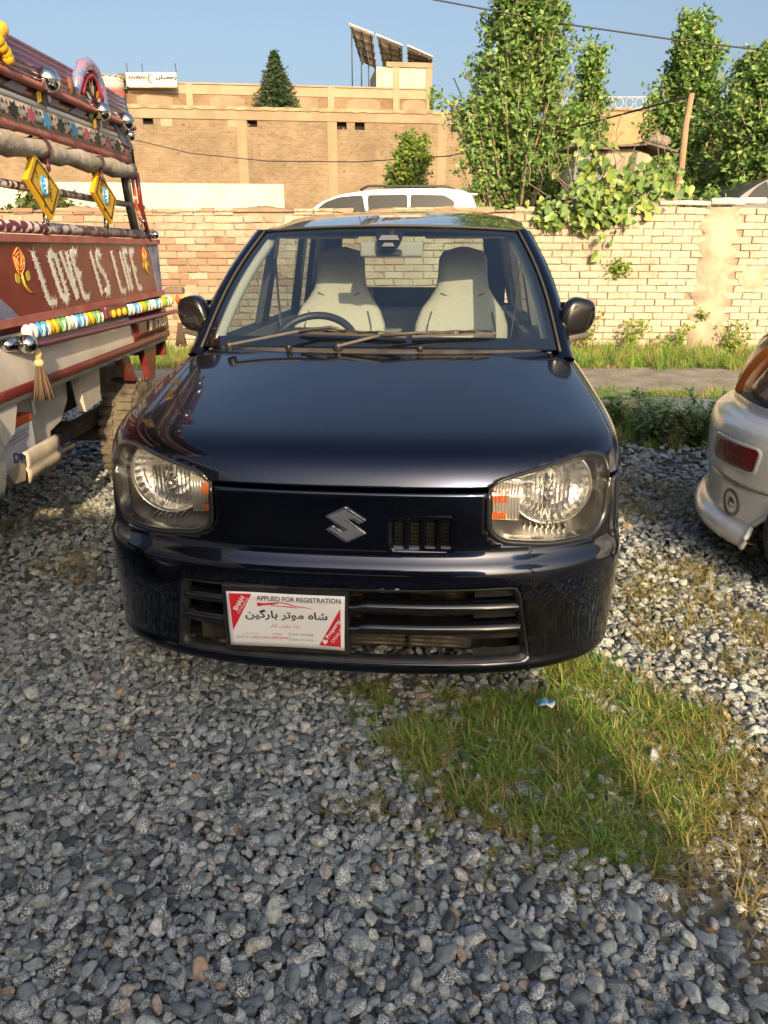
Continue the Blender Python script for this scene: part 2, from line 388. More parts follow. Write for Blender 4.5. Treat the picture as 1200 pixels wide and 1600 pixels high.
def scatter(name, pts, rot, scl, idx, coll, mat=None):
    me = bpy.data.meshes.new(name); n = len(pts); me.vertices.add(n); me.vertices.foreach_set('co', np.asarray(pts, np.float32).ravel())
    for nm, typ, arr, key in (('rot','FLOAT_VECTOR',rot,'vector'),('scl','FLOAT_VECTOR',scl,'vector'),('idx','INT',idx,'value')):
        a = me.attributes.new(nm, typ, 'POINT'); a.data.foreach_set(key, np.asarray(arr, np.float32 if key == 'vector' else np.int32).ravel())
    me.update(); o = bpy.data.objects.new(name, me); COL.objects.link(o)
    ng = bpy.data.node_groups.new(name, 'GeometryNodeTree')
    ng.interface.new_socket('Geometry', in_out='INPUT', socket_type='NodeSocketGeometry'); ng.interface.new_socket('Geometry', in_out='OUTPUT', socket_type='NodeSocketGeometry')
    gi = ng.nodes.new('NodeGroupInput'); go = ng.nodes.new('NodeGroupOutput'); ip = ng.nodes.new('GeometryNodeInstanceOnPoints')
    ci = ng.nodes.new('GeometryNodeCollectionInfo'); ci.inputs[0].default_value = coll; ci.inputs[1].default_value = True; ci.inputs[2].default_value = True
    def na(nm, typ):
        q = ng.nodes.new('GeometryNodeInputNamedAttribute'); q.data_type = typ; q.inputs[0].default_value = nm; return q
    a = na('rot','FLOAT_VECTOR'); s_ = na('scl','FLOAT_VECTOR'); i_ = na('idx','INT'); er = ng.nodes.new('FunctionNodeEulerToRotation')
    L = ng.links.new; L(gi.outputs[0], ip.inputs['Points']); L(ci.outputs[0], ip.inputs['Instance']); ip.inputs['Pick Instance'].default_value = True
    L(i_.outputs[0], ip.inputs['Instance Index']); L(a.outputs[0], er.inputs[0]); L(er.outputs[0], ip.inputs['Rotation']); L(s_.outputs[0], ip.inputs['Scale'])
    L(ip.outputs[0], go.inputs[0])
    md = o.modifiers.new('scatter', 'NODES'); md.node_group = ng
    if mat: me.materials.append(mat)
    return o
def jitter(x0, x1, y0, y1, step):
    nx = int((x1-x0)/step)+1; ny = int((y1-y0)/step)+1
    X, Y = np.meshgrid(x0+step*np.arange(nx), y0+step*np.arange(ny)); X = X.ravel(); Y = Y.ravel()
    return X+RNG.uniform(-.5,.5,X.size)*step*1.1, Y+RNG.uniform(-.5,.5,X.size)*step*1.1
def in_view(X, Y, m=520):
    d = Y*cos(PITCH)+CAM_H*sin(PITCH); u = Y*sin(PITCH)-CAM_H*cos(PITCH)
    px = 600+FPX*X/d; py = 800-FPX*u/d
    return (px > -m) & (px < 1200+m) & (py < 1600+m)
def lumpy(X, Y):
    return .012*np.sin(3.1*X+1.7*Y)+.010*np.sin(5.3*Y-2.2*X)+.006*np.sin(9*X+4)
pts = []; scs = []
for (x0,x1,y0,y1,st,smin,smax,zo) in [(-1.8,1.9,.6,2.3,.0165,.0075,.0125,-.006),(-2.6,2.8,.45,2.75,.0195,.008,.0165,.0),(-2.6,2.8,.45,2.75,.032,.010,.023,.010),
                                      (-3.2,2.6,2.75,4.4,.029,.011,.022,.006),(-3.4,2.6,2.75,4.4,.05,.014,.026,.016),(-4.5,3.2,4.4,6.9,.048,.018,.032,.008)]:
    X, Y = jitter(x0, x1, y0, y1, st); k = in_view(X, Y, 520)
    k &= ~((X > -.62) & (X < .72) & (Y > 2.5))            # hidden under the car
    # thin out where grass and weeds have taken over
    thin = np.exp(-(((X-2.1)/.55)**2+((Y-5.4)/.8)**2))+.55*np.exp(-(((X-.45)/.42)**2+((Y-1.68)/.27)**2))
    k &= RNG.uniform(0,1,X.size) > .8*thin
    X = X[k]; Y = Y[k]; s = smin+(smax-smin)*RNG.beta(1.1,2.9,X.size)*1.45
    pts.append(np.c_[X, Y, zo+.006+lumpy(X,Y)*.6+RNG.uniform(-.004,.005,X.size)]); scs.append(s)
pts = np.concatenate(pts); s = np.concatenate(scs); n = len(pts)
rot = np.c_[RNG.normal(0,.38,n), RNG.normal(0,.38,n), RNG.uniform(0,6.28,n)]
scl = np.c_[s*RNG.uniform(.9,1.2,n), s*RNG.uniform(.85,1.1,n), s*RNG.uniform(.85,1.25,n)]
print('stones', n)
tag(scatter('gravel', pts, rot, scl, RNG.integers(0,12,n), src, stone_m), 'grey crushed stone gravel covering the yard', 'gravel', kind='stuff')

# ---- grass
def leaf_mat(name, ramp, rough=.55, trans=.35, attr=None, val=.25):
    m = bpy.data.materials.new(name); m.use_nodes = True; t = m.node_tree; L = t.links.new; t.nodes.clear()
    o = nn(t, 'ShaderNodeOutputMaterial'); b = nn(t, 'ShaderNodeBsdfPrincipled'); b.inputs['Roughness'].default_value = rough
    b.inputs['Specular IOR Level'].default_value = .35
    if attr:
        a = nn(t, 'ShaderNodeAttribute'); a.attribute_name = attr; c = a.outputs['Color']
    else:
        oi = nn(t, 'ShaderNodeObjectInfo'); rp = nn(t, 'ShaderNodeValToRGB'); cr = rp.color_ramp
        cr.elements[0].position = ramp[0][0]; cr.elements[0].color = (*ramp[0][1],1); cr.elements[1].position = ramp[-1][0]; cr.elements[1].color = (*ramp[-1][1],1)
        for p, q in ramp[1:-1]: e = cr.elements.new(p); e.color = (*q, 1)
        L(oi.outputs['Random'], rp.inputs[0]); c = rp.outputs[0]
    L(c, b.inputs['Base Color'])
    tr = nn(t, 'ShaderNodeBsdfTranslucent'); L(c, tr.inputs[0]); x = nn(t, 'ShaderNodeMixShader'); x.inputs[0].default_value = trans
    L(b.outputs[0], x.inputs[1]); L(tr.outputs[0], x.inputs[2]); L(x.outputs[0], o.inputs[0])
    return m
grass_m = leaf_mat('grass blade', [(0,(.13,.25,.045)),(.4,(.21,.36,.06)),(.66,(.33,.40,.09)),(.84,(.45,.40,.15)),(1,(.48,.36,.17))])
dry_m = leaf_mat('dry grass blade', [(0,(.24,.26,.06)),(.4,(.40,.34,.12)),(1,(.48,.36,.17))], trans=.45)
def clumps(name, mat, count, blades, hmin, hmax, wid, spread, flat, seed):
    c = bpy.data.collections.new(name); q = random.Random(seed)
    for k in range(count):
        g = G()
        for b_ in range(blades):
            a = q.uniform(0, 2*pi); r0 = spread*sqrt(q.random()); h = q.uniform(hmin, hmax); ln = q.uniform(.25, 1.0)*flat
            bx, by = r0*cos(q.uniform(0,6.28)), r0*sin(q.uniform(0,6.28)); wv = wid*q.uniform(.6,1.2)
            dx, dy = cos(a), sin(a); sx, sy = -dy*wv, dx*wv; cur = q.uniform(.2,.9)
            pts_ = []
            for j in range(5):
                t = j/4; out = ln*h*(t**(1.2+cur)); up = h*(t-.35*ln*t*t)
                pts_.append((bx+dx*out, by+dy*out, up, (1-t)**.6))
            vs = []
            for (x, y, z, wf) in pts_: vs += [(x-sx*wf, y-sy*wf, z), (x+sx*wf, y+sy*wf, z)]
            g.add(vs, [(2*j, 2*j+1, 2*j+3, 2*j+2) for j in range(4)], True)
        me = bpy.data.meshes.new('clump'); me.from_pydata(g.v, [], g.f); me.polygons.foreach_set('use_smooth', g.sm); me.materials.append(mat)
        c.objects.link(bpy.data.objects.new('%s_%02d' % (name, k), me))
    return c
short = clumps('short_clump', grass_m, 10, 17, .03, .075, .0028, .032, 1.6, 3)
drycl = clumps('dry_clump', dry_m, 8, 14, .03, .075, .0022, .04, 1.8, 5)
tall = clumps('tall_clump', grass_m, 8, 26, .12, .34, .006, .09, .7, 8)
def grass_field(name, label, dens, coll, ncoll, smin, smax, mask, bounds, zo=.004):
    x0,x1,y0,y1 = bounds; n = int(dens*(x1-x0)*(y1-y0)); X = RNG.uniform(x0,x1,n); Y = RNG.uniform(y0,y1,n)
    k = RNG.uniform(0,1,n) < mask(X, Y); X = X[k]; Y = Y[k]; n = len(X); s = RNG.uniform(smin, smax, n)
    o = scatter(name, np.c_[X, Y, np.full(n, zo)+lumpy(X,Y)*.5], np.c_[RNG.normal(0,.12,n), RNG.normal(0,.12,n), RNG.uniform(0,6.28,n)], np.c_[s,s,s*RNG.uniform(.7,1.25,n)], RNG.integers(0,ncoll,n), coll)
    return tag(o, label, 'grass', kind='stuff')
def blob(X, Y, cx, cy, rx, ry, a=0.0, wob=.25):
    c, s_ = cos(a), sin(a); u = ((X-cx)*c+(Y-cy)*s_)/rx; v = (-(X-cx)*s_+(Y-cy)*c)/ry
    r = np.sqrt(u*u+v*v)+wob*np.sin(3*np.arctan2(v,u)+1)*.5+.14*np.sin(11*X+3)*np.sin(13*Y)+.10*np.sin(31*X+1)*np.sin(27*Y+2)
    return np.clip((1.08-r)/.34, 0, 1)
patchy = lambda X, Y: np.clip(.62+.55*np.sin(17*X+1.3*np.sin(9*Y))*np.sin(15*Y+2*np.sin(7*X)), .12, 1)
grass_field('grass', 'green grass patch growing through the gravel before the bumper', 4800, short, 10, .55, 1.05,
            lambda X,Y: np.maximum(blob(X,Y,.46,1.67,.42,.33,-.35), .85*blob(X,Y,.72,1.82,.27,.34,.3))*patchy(X,Y), (-.4,1.5,1.0,2.5))
grass_field('grass', 'dry yellow grass in the gravel along the sunlit strip', 1500, drycl, 8, .6, 1.2,
            lambda X,Y: np.clip(np.maximum.reduce([.7*blob(X,Y,.95,1.45,.22,.6,.15), .55*blob(X,Y,1.25,2.5,.32,.55), .30*blob(X,Y,.48,1.6,.55,.5), .5*blob(X,Y,-.1,1.45,.12,.08), .7*blob(X,Y,-1.45,2.95,.2,.18), .3*blob(X,Y,-1.7,3.5,.4,.3), .45*blob(X,Y,.98,1.0,.12,.3), .5*blob(X,Y,1.55,3.9,.35,.5)]), 0, 1)*patchy(X,Y), (-2.2,2.0,.8,4.6))
grass_field('grass', 'tuft of green grass under the middle of the bumper', 1500, short, 10, .55, .9, lambda X,Y: blob(X,Y,-.06,1.98,.09,.10)*.8, (-.3,.2,1.8,2.2))
grass_field('grass', 'overgrown grass strip at the foot of the brick wall', 120, tall, 8, .45, .85,
            lambda X,Y: np.clip((Y-8.75)/.25,0,1)*np.clip(.75+.3*np.sin(2.1*X)*np.sin(5*X+1),.3,1), (-5.5,6.5,8.6,10.1))
grass_field('grass', 'short fringe of grass at the edge of the lane', 180, short, 10, 1.2, 2.2,
            lambda X,Y: .8*blob(X,Y,2.3,6.7,1.5,.35)+.5*np.clip((Y-8.55)/.1,0,1), (-5,6,6.0,9.0))
grass_field('grass', 'weedy grass around the concrete slab behind the cars', 170, tall, 8, .28, .6,
            lambda X,Y: np.maximum(blob(X,Y,2.35,5.75,.95,.95,.1), .8*blob(X,Y,2.9,6.6,1.0,.45)), (1.2,4.2,4.4,7.4))

# ------------------------------------------------------------------ a car body from level slices: (z, nose y, half width, corner depth)
class Slices:
    def __init__(s, K, n=2.6): s.K = K; s.n = n; s.z = [k[0] for k in K]
    def at(s, z):
        K = s.K
        if z <= K[0][0]: return K[0][1:]
        for i in range(len(K)-1):
            if K[i][0] <= z <= K[i+1][0]:
                t = (z-K[i][0])/(K[i+1][0]-K[i][0]); return tuple(K[i][j]+(K[i+1][j]-K[i][j])*t for j in (1,2,3))
        return K[-1][1:]
    def y(s, x, z):
        yf, w_, c = s.at(z); u = min(.9999, abs(x)/w_)
        return yf+c*(1-(1-u**s.n)**(1/s.n))
    def surf(s, x, z, off=0.0):
        """point on the nose, moved outwards (towards the viewer and sideways) by off"""
        e = .004; yx = (s.y(x+e, z)-s.y(x-e, z))/(2*e); yz = (s.y(x, z+e)-s.y(x, z-e))/(2*e)
        nrm = Vector((yx, -1, yz)).normalized()
        return Vector((x, s.y(x, z), z))+nrm*off
def smooth_table(K, sub):
    """Catmull-Rom through the knots, sub(i) pieces per span"""
    out = []
    for i in range(len(K)-1):
        p0 = K[max(0,i-1)]; p1 = K[i]; p2 = K[i+1]; p3 = K[min(len(K)-1,i+2)]; n = sub(i)
        for j in range(n):
            t = j/n; row = []
            for a, b, c, d in zip(p0, p1, p2, p3):
                q = .5*((2*b)+(-a+c)*t+(2*a-5*b+4*c-d)*t*t+(-a+3*b-3*c+d)*t**3)
                lo, hi = min(b, c), max(b, c); row.append(min(hi, max(lo, q)))
            row[0] = p1[0]+(p2[0]-p1[0])*t; out.append(tuple(row))
    out.append(K[-1]); return out
def arc_s(n, w_=.8, c=.4, e=2.6):
    T = [i/4000 for i in range(4001)]; pts_ = [(t*w_, c*(1-(1-min(t,.99999)**e)**(1/e))) for t in T]; L = [0]
    for i in range(4000): L.append(L[-1]+math.hypot(pts_[i+1][0]-pts_[i][0], pts_[i+1][1]-pts_[i][1]))
    h = []
    for k in range(n+1):
        d = L[-1]*k/n; i = min(4000, int(np.searchsorted(L, d))); h.append(T[i])
    return [-a for a in h[:0:-1]]+h

# ------------------------------------------------------------------ materials of the vehicles
paint = M('black metallic paint', (.008,.0135,.034), .24, .95, coat=1.0, spec=.25, rvar=.05, dirt=(.03,.027,.022), ds=2.2, dlo=.45, dhi=.9, damt=.15)
blackplas = M('black plastic', (.012,.012,.013), .42, c2=(.03,.029,.027), ns=14, bump=.05, bs=300)
greyplas = M('weathered plastic', (.045,.04,.036), .55, c2=(.10,.088,.074), ns=16, lo=.3, hi=.7)
rubber = M('tyre rubber', (.022,.022,.022), .85, c2=(.06,.055,.045), ns=9)
dusty_rubber = M('dusty tyre rubber', (.07,.062,.048), .9, c2=(.18,.15,.105), ns=14)
chrome = M('chrome', (.75,.76,.78), .12, 1.0, rvar=.05)
reflector = M('lamp reflector', (.95,.95,.94), .2, 1.0)
windglass = glass('windscreen glass', (.80,.90,.92), ior=1.6, refl=4.0)
lampglass = glass('lamp glass', (.96,.96,.95), dust=.05)
sideglass = glass('side glass', (.62,.70,.66))
darkglass = glass('dark tinted glass', (.12,.13,.13))
beige = M('beige seat cloth', (.56,.51,.42), .9, c2=(.52,.475,.39), ns=40, lo=.4, hi=.6, bump=.25, bs=160, aniso_scale=(1,1,4))
dashm = M('dashboard plastic', (.022,.023,.025), .55, bump=.1, bs=250)
greytrim = M('grey trim', (.11,.11,.105), .8)
liner = M('headlining', (.45,.42,.36), .95)
amber = M('amber lens', (.55,.13,.02), .18, coat=.6, c2=(.75,.25,.05), ns=90)
clearrib = M('ribbed lens', (.66,.64,.60), .22, .7)
mirror_m = M('mirror glass', (.8,.8,.8), .02, 1.0)
steel = M('dull steel', (.30,.29,.27), .4, .9, rvar=.1)

paint.node_tree.nodes['Principled BSDF'].inputs['Coat IOR'].default_value = 1.55
# ------------------------------------------------------------------ the black hatchback (local: x to the right of the picture, y towards its tail)
CAR = root('black_hatchback', 'small glossy black hatchback parked nose-on with a paper registration plate', 'car', (-.105, 1.84, 0), R(-5))
KN = [(a_,b_,c_*1.025,d_) for a_,b_,c_,d_ in [(.150,.075,.735,.40),(.165,.030,.765,.40),(.185,-.008,.782,.40),(.205,-.014,.788,.405),(.222,-.008,.791,.41),(.30,.0,.797,.41),(.42,-.004,.80,.41),(.475,-.004,.80,.41),(.498,-.002,.80,.41),
      (.512,.003,.799,.41),(.524,.011,.798,.41),(.537,.020,.797,.41),(.552,.026,.795,.41),(.575,.028,.794,.41),(.65,.029,.79,.41),(.715,.030,.786,.41),(.7255,.031,.785,.41),
      (.7275,.046,.785,.41),(.7395,.047,.784,.41),(.7415,.029,.783,.41)]]
ROWS = smooth_table(KN, lambda i: max(1, int(round(math.hypot(KN[i+1][0]-KN[i][0], KN[i+1][1]-KN[i][1])/.011))))
yb_ = .029
while yb_ < .775:                                          # the bonnet: one even curve from its rolled nose to the cowl
    yb_ = min(.775, yb_+.0016+.014*min(1, (yb_-.029)/.10)); zb_ = .7415+.085*(1-math.exp(-(yb_-.029)/.035))+.2335*(yb_-.029); tb_ = (zb_-.7415)/.2590
    ROWS.append((zb_, yb_, (.783-.010*tb_-.078*tb_*tb_)*1.025, .41))
BODY = Slices(ROWS)
S = sorted(set([round(a,5) for a in arc_s(74)]+[-.9605,-.955,.955,.9605]))
S = [s_ for s_ in S if not (.9555 < abs(s_) < .9600)]
# head lamp outline (right one; the left is its mirror image)
HL = roundpoly([(.385,.755),(.55,.790),(.655,.810),(.722,.796),(.744,.70),(.737,.61),(.700,.568),(.57,.563),(.43,.580),(.388,.612)], .045)
def hin(d):
    """the lamp outline drawn in by d, less so along its leaning upper edge"""
    A_ = inset(HL, d); B_ = inset(HL, d*.42); out = []
    for p, q in zip(A_, B_):
        t = max(0.0, min(1.0, (p[1]-.69)/.04)); out.append((p[0]+(q[0]-p[0])*t, p[1]+(q[1]-p[1])*t))
    return out
HL_IN = hin(.012)
HLM = [(-x, z) for x, z in HL]
GR = roundpoly([(-.487,.440),(.478,.452),(.520,.226),(-.520,.226)], .012)
SLOTS = [[(x0,.567),(x0+.030,.567),(x0+.030,.655),(x0,.655)] for x0 in (.128,.172,.216,.260)]
SLOT_HOLE = [(.128,.567),(.290,.567),(.290,.655),(.128,.655)]
HOLES = [HL, HLM, GR, SLOT_HOLE]
def car_skin():
    nc = len(S); V = {}
    def vert(i, j):
        z, yf, w_, c = ROWS[i]; s_ = S[j]; x = s_*w_; y = BODY.y(x, z) if abs(s_) < 1 else yf+c
        for q, hp in enumerate(HOLES):
            lim = .0062 if q < 3 else .004
            if (q == 0 and x < .3) or (q == 1 and x > -.3): continue
            d, qx, qz = closest(hp, x, z)
            if d < lim and y < .5: x, z = qx, qz; y = BODY.y(x, z); break
        return (x, y, z)
    P = [[vert(i, j) for j in range(nc)] for i in range(len(ROWS))]
    parts = {'front_bumper': G(), 'bonnet': G(), 'body_shell': G()}
    idx = {k: {} for k in parts}
    for i in range(len(ROWS)-1):
        for j in range(nc-1):
            if abs(abs(S[j])+abs(S[j+1])-2*.95775) < .0035 and ROWS[i][0] > .7415: continue     # gap between bonnet and wing
            q = [P[i][j], P[i][j+1], P[i+1][j+1], P[i+1][j]]
            cx = sum(p[0] for p in q)/4; cz = sum(p[2] for p in q)/4
            if any(inside(h, cx, cz) for h in HOLES): continue
            zm = (ROWS[i][0]+ROWS[i+1][0])/2; sm_ = abs(S[j]+S[j+1])/2
            k = 'front_bumper' if zm < .7335 else ('bonnet' if sm_ < .9577 else 'body_shell')
            gg = parts[k]; f = []
            for (a, b) in ((i,j),(i,j+1),(i+1,j+1),(i+1,j)):
                if (a,b) not in idx[k]: idx[k][(a,b)] = len(gg.v); gg.v.append(P[a][b])
                f.append(idx[k][(a,b)])
            gg.f.append(tuple(f)); gg.sm.append(True)
    return parts
PT = car_skin()
# flanks and tail
YR, CR = 3.52, .30
sh = PT['body_shell']
def flank(side):
    rows = []
    for z, yf, w_, c in ROWS[::2]+[ROWS[-1]]:
        row = []
        for k in range(31):
            y0 = yf+c; y1 = YR-CR; y = y0+(y1-y0)*k/30; row.append((side*w_, y, z))
        for k in range(1, 9):
            t = k/8; s_ = sin(pi/2*t); row.append((side*w_*(1-s_*.999*.0-(1-cos(pi/2*t))*.35), YR-CR+CR*s_, z))
        row.append((0, YR+.02, z)); rows.append(row)
    base = len(sh.v); n = len(rows[0])
    for r_ in rows: sh.v += r_
    for i in range(len(rows)-1):
        for j in range(n-1):
            q = [rows[i][j], rows[i][j+1], rows[i+1][j+1], rows[i+1][j]]
            cy = sum(p[1] for p in q)/4; cz = sum(p[2] for p in q)/4
            if any(math.hypot(cy-wy, cz-.30) < .345 for wy in (.70, 3.16) if abs(q[0][0]) > .6): continue
            sh.f.append((base+i*n+j, base+i*n+j+1, base+(i+1)*n+j+1, base+(i+1)*n+j)); sh.sm.append(True)
flank(-1); flank(1)
for k in ('front_bumper', 'bonnet', 'body_shell'): PT[k].build(k, paint, CAR, solid=.004)
# floor, bulkhead, engine bay
g = G(); g.box(-.66,.66,.16,3.4,.19,.22); g.box(-.62,.62,.70,.74,.22,.93); g.build('floor_pan', blackplas, CAR)
g = G(); g.box(-.37,.37,.125,.15,.20,.72); g.build('radiator_panel', M('radiator backing', (.012,.012,.012), .8), CAR)

# lower grille: frame, slats, mesh, plate panel
g = G(); annulus(g, inset(GR, -.007), inset(GR, .006), BODY.surf, .002, -.035, n=96, mid=.0045); g.build('grille_frame', blackplas, CAR)
slatp = M('gloss black slat', (.006,.006,.008), .2, coat=.8)
for (za, x0, x1) in ((.392,.005,.497),(.322,.005,.508),(.392,-.492,-.345),(.322,-.505,-.345)):
    g = G(); P = []
    for k in range(25):
        x = x0+(x1-x0)*k/24; y = BODY.y(x, za)
        e = .35 if (k < 2 and x0 > 0) else 1
        P.append([(x,y+.006,za-.017),(x,y+.000,za-.008),(x,y+.004,za+.008*e),(x,y+.022,za+.016*e),(x,y+.06,za+.019*e),(x,y+.06,za-.017)])
    g.grid(P, True, True); g.build('grille_slat', slatp, CAR)
g = G()
for (zz) in (.428,.360,.290,.240):
    P = [[(x, BODY.y(x, zz)+.03, zz-.012), (x, BODY.y(x, zz)+.03, zz+.012)] for x in [.36+.15*k/8 for k in range(9)]]
    g.grid(P)
g.build('grille_blank', blackplas, CAR)
coolm = M('dusty radiator fins', (.10,.085,.05), .7, c2=(.30,.25,.14), ns=22, lo=.4, hi=.65)
rad = None
g = G(); g.box(-.47,.36,.105,.118,.215,.445); rad = g.build('radiator', M('radiator core', (.03,.028,.022), .8, c2=(.07,.06,.04), ns=25), CAR)
for k in range(16):
    zz = .222+k*.0145
    g = G(); g.box(.01,.345,.099,.1045,zz,zz+.0035); g.build('fin', coolm, rad)
g = G(); g.box(.172,.178,.075,.098,.22,.44); g.build('fin_stay', blackplas, rad)
# slots beside the badge: frames and louvres
for sp in SLOTS:
    x0 = sp[0][0]; y = BODY.y(x0+.015, .61)
    g = G(); g.add([(x0,y,.567),(x0+.03,y,.567),(x0+.03,y,.655),(x0,y,.655),(x0,y+.03,.567),(x0+.03,y+.03,.567),(x0+.03,y+.03,.655),(x0,y+.03,.655)],
                   [(0,1,5,4),(1,2,6,5),(2,3,7,6),(3,0,4,7),(4,5,6,7)])
    s_ = g.build('grille_slot', M('slot', (.008,.008,.009), .6) if sp is SLOTS[0] else bpy.data.materials['slot'], CAR)
    for k in range(7):
        g = G(); z = .577+k*.0115; g.add([(x0+.003,y+.006,z),(x0+.027,y+.006,z),(x0+.027,y+.022,z+.005),(x0+.003,y+.022,z+.005),(x0+.003,y+.008,z-.002),(x0+.027,y+.008,z-.002),(x0+.027,y+.022,z+.002),(x0+.003,y+.022,z+.002)],
                        [(0,1,2,3),(4,7,6,5),(0,4,5,1),(1,5,6,2),(2,6,7,3),(3,7,4,0)])
        g.build('louvre', blackplas, s_)
    g = G(); g.box(x0+.001,x0+.029,y-.002,y+.012,.5635,.5705); g.build('slot_sill', M('slot sill', (.16,.16,.17), .3) if sp is SLOTS[0] else bpy.data.materials['slot sill'], s_)
for x0 in (.158,.202,.246):
    g = G(); ya_ = BODY.y(x0+.007,.61); g.box(x0,x0+.014,ya_-.0005,ya_+.03,.5665,.6555); g.build('slot_bar', paint, CAR, bevel=.002)
g = G(); ya_ = BODY.y(.2,.61)
for a_ in ((.122,.1285,.560,.662),(.2895,.296,.560,.662),(.122,.296,.6545,.662),(.122,.296,.560,.5675)): g.box(a_[0],a_[1],ya_-.002,ya_+.006,a_[2],a_[3])
g.build('slot_frame', paint, CAR)
# tow-hook cover: a fine line round a rounded square, and the crease of the bumper ends
g = G(); tp = resample(roundpoly([(.455,.492),(.525,.492),(.525,.438),(.455,.438)], .014), 40)
g.tube([BODY.surf(x, z, .0002) for x, z in tp]+[BODY.surf(*tp[0], .0002)], .0014, 5); g.build('tow_cover_joint', M('joint', (.002,.002,.002), .9), CAR)
for s_ in (-1, 1):
    g = G(); g.tube([BODY.surf(s_*(.523+.012*t), .208-.04*t+.24*0, .0005) for t in (0,.25,.5,.75,1)], .003, 6); g.build('bumper_joint', bpy.data.materials['joint'], CAR)
# S-shaped badge
T = [(0,1),(1,.28),(.62,.05),(.35,.25),(-.02,.40),(1,-.44),(0,-1),(-1,-.28),(-.62,-.05),(-.35,-.25),(.02,-.40),(-1,.44)]
bx, bz, by = -.002, .634, BODY.y(0,.634)
T1 = [(bx+u*.058, bz+v*.054) for u, v in T]
g = G(); g.prism(T1, by+.002, by-.008, lambda u, v, d: (u, d, v))
o = g.build('badge', chrome, CAR, bevel=.0045)
g = G(); g.prism([(bx+u*.058, bz+v*.054) for u, v in inset(T, .17)], -.0082, -.0100, lambda u, v, d: (u, by+d, v)); g.build('badge_inlay', M('brushed badge', (.34,.35,.37), .35, 1.0, bump=.6, bs=400), o)

# head lamps
for s_ in (1, -1):
    mir = lambda p: [(s_*x, z) for x, z in p]
    A = mir(resample(inset(HL, -.004), 72)); B = mir(resample(HL_IN, 72)); Bq = mir(resample(hin(.015), 72)); C = mir(resample(HL, 72)); B2 = mir(resample(hin(.008),72))
    lamp = None
    g = G(); g.grid([[BODY.surf(x,z,.001) for x,z in A],[BODY.surf(x,z,.007) for x,z in C],[BODY.surf(x,z,.006) for x,z in B2],[BODY.surf(x,z,-.004) for x,z in B],[BODY.surf(x,z,-.03) for x,z in Bq]], True, True)
    lamp = g.build('headlamp', M('lamp surround', (.016,.016,.018), .25, coat=.5) if s_ == 1 else bpy.data.materials['lamp surround'], CAR)
    g = G(); rows = []
    for off in (0, .07, .14): rows.append([(x, BODY.y(x, z)*(1-off/.14)+.345*(off/.14) if True else 0, z) for x, z in mir(resample(HL_IN,72))])
    g.grid(rows, True, True); n0 = len(g.v)
    g.add([(x,.345,z) for x, z in mir(resample(HL_IN,72))], [tuple(range(72))]); g.build('housing', M('lamp housing', (.20,.20,.195), .3, .5) if s_ == 1 else bpy.data.materials['lamp housing'], lamp)
    # bowl with flutes, rim, bulb shield
    cx, cz = s_*.572, .700
    g = G(); prof = [(.114,.0),(.107,.013),(.095,.032),(.077,.051),(.055,.066),(.03,.078),(.012,.083)]
    def clip(gg): gg.v = [(x, y, min(z, .752+(abs(x)-.388)*.193-.012)) for x, y, z in gg.v]
    g.lathe(prof, (cx,.225,cz), (0,1,0), n=60, smooth=False, flute=1, famt=.018); clip(g); bowl = g.build('reflector_bowl', reflector, lamp)
    g = G(); g.lathe([(.111,.004),(.113,-.006),(.119,-.008),(.122,0),(.121,.02)], (cx,.225,cz), (0,1,0), n=48); clip(g); g.build('rim', M('lamp rim', (.62,.60,.55), .2, .9) if s_ == 1 else bpy.data.materials['lamp rim'], bowl)
    g = G(); g.lathe([(.001,-.012),(.011,-.011),(.015,-.004),(.0165,.01),(.0165,.06)], (cx+s_*.004,.235,cz-.03), (0,1,0), n=20); g.build('bulb_shield', M('bulb shield', (.35,.34,.33), .25, .9) if s_ == 1 else bpy.data.materials['bulb shield'], bowl)
    g = G()
    for k in range(11):                                    # vertical prisms in the lower half of the bowl
        xx = cx-.062+k*.0124; hh = sqrt(max(0,.095**2-(xx-cx)**2)); g.box(xx-.0014,xx+.0014,.252,.282,cz-hh*.9,cz+.022)
    g.build('prism_rib', reflector, bowl)
    # turn signal block
    ta = mir([(.404,.612),(.482,.612),(.482,.735),(.404,.745)])
    g = G(); g.prism(ta, .155, .20, lambda u, v, d: (u, d, v)); sig = g.build('turn_signal', clearrib, lamp, bevel=.003)
    for k in range(9):
        g = G(); xx = s_*(.4075+k*.0088); g.tube([(xx,.1545,.618),(xx,.1545,.730)], .0032, 5); g.build('lens_rib', clearrib, sig)
    for z0, z1 in ((.668,.704),(.617,.638)):
        g = G(); xa, xb = sorted((s_*(.408),s_*(.448))); P = []
        for k in range(7):
            for q in (0,1): xx = xa+(xb-xa)*(k+q*.55)/7; P.append([(xx,.153 if q else .147,z0),(xx,.153 if q else .147,z1)])
        g.grid(P, False); g.build('amber_strip', amber, sig, solid=.004)
    g = G()
    for k in range(8): g.obox((s_*(.50+k*.017), .20, .583), (.0015,0,0), (0,.02,0), (.004,0,.006))
    g.build('lamp_teeth', bpy.data.materials['lamp rim'], lamp)
    g = G(); patch(g, mir(hin(.011)), BODY.surf, lambda k: -.002+.010*(1-k**3), 9, 72); g.build('lens', lampglass, lamp)

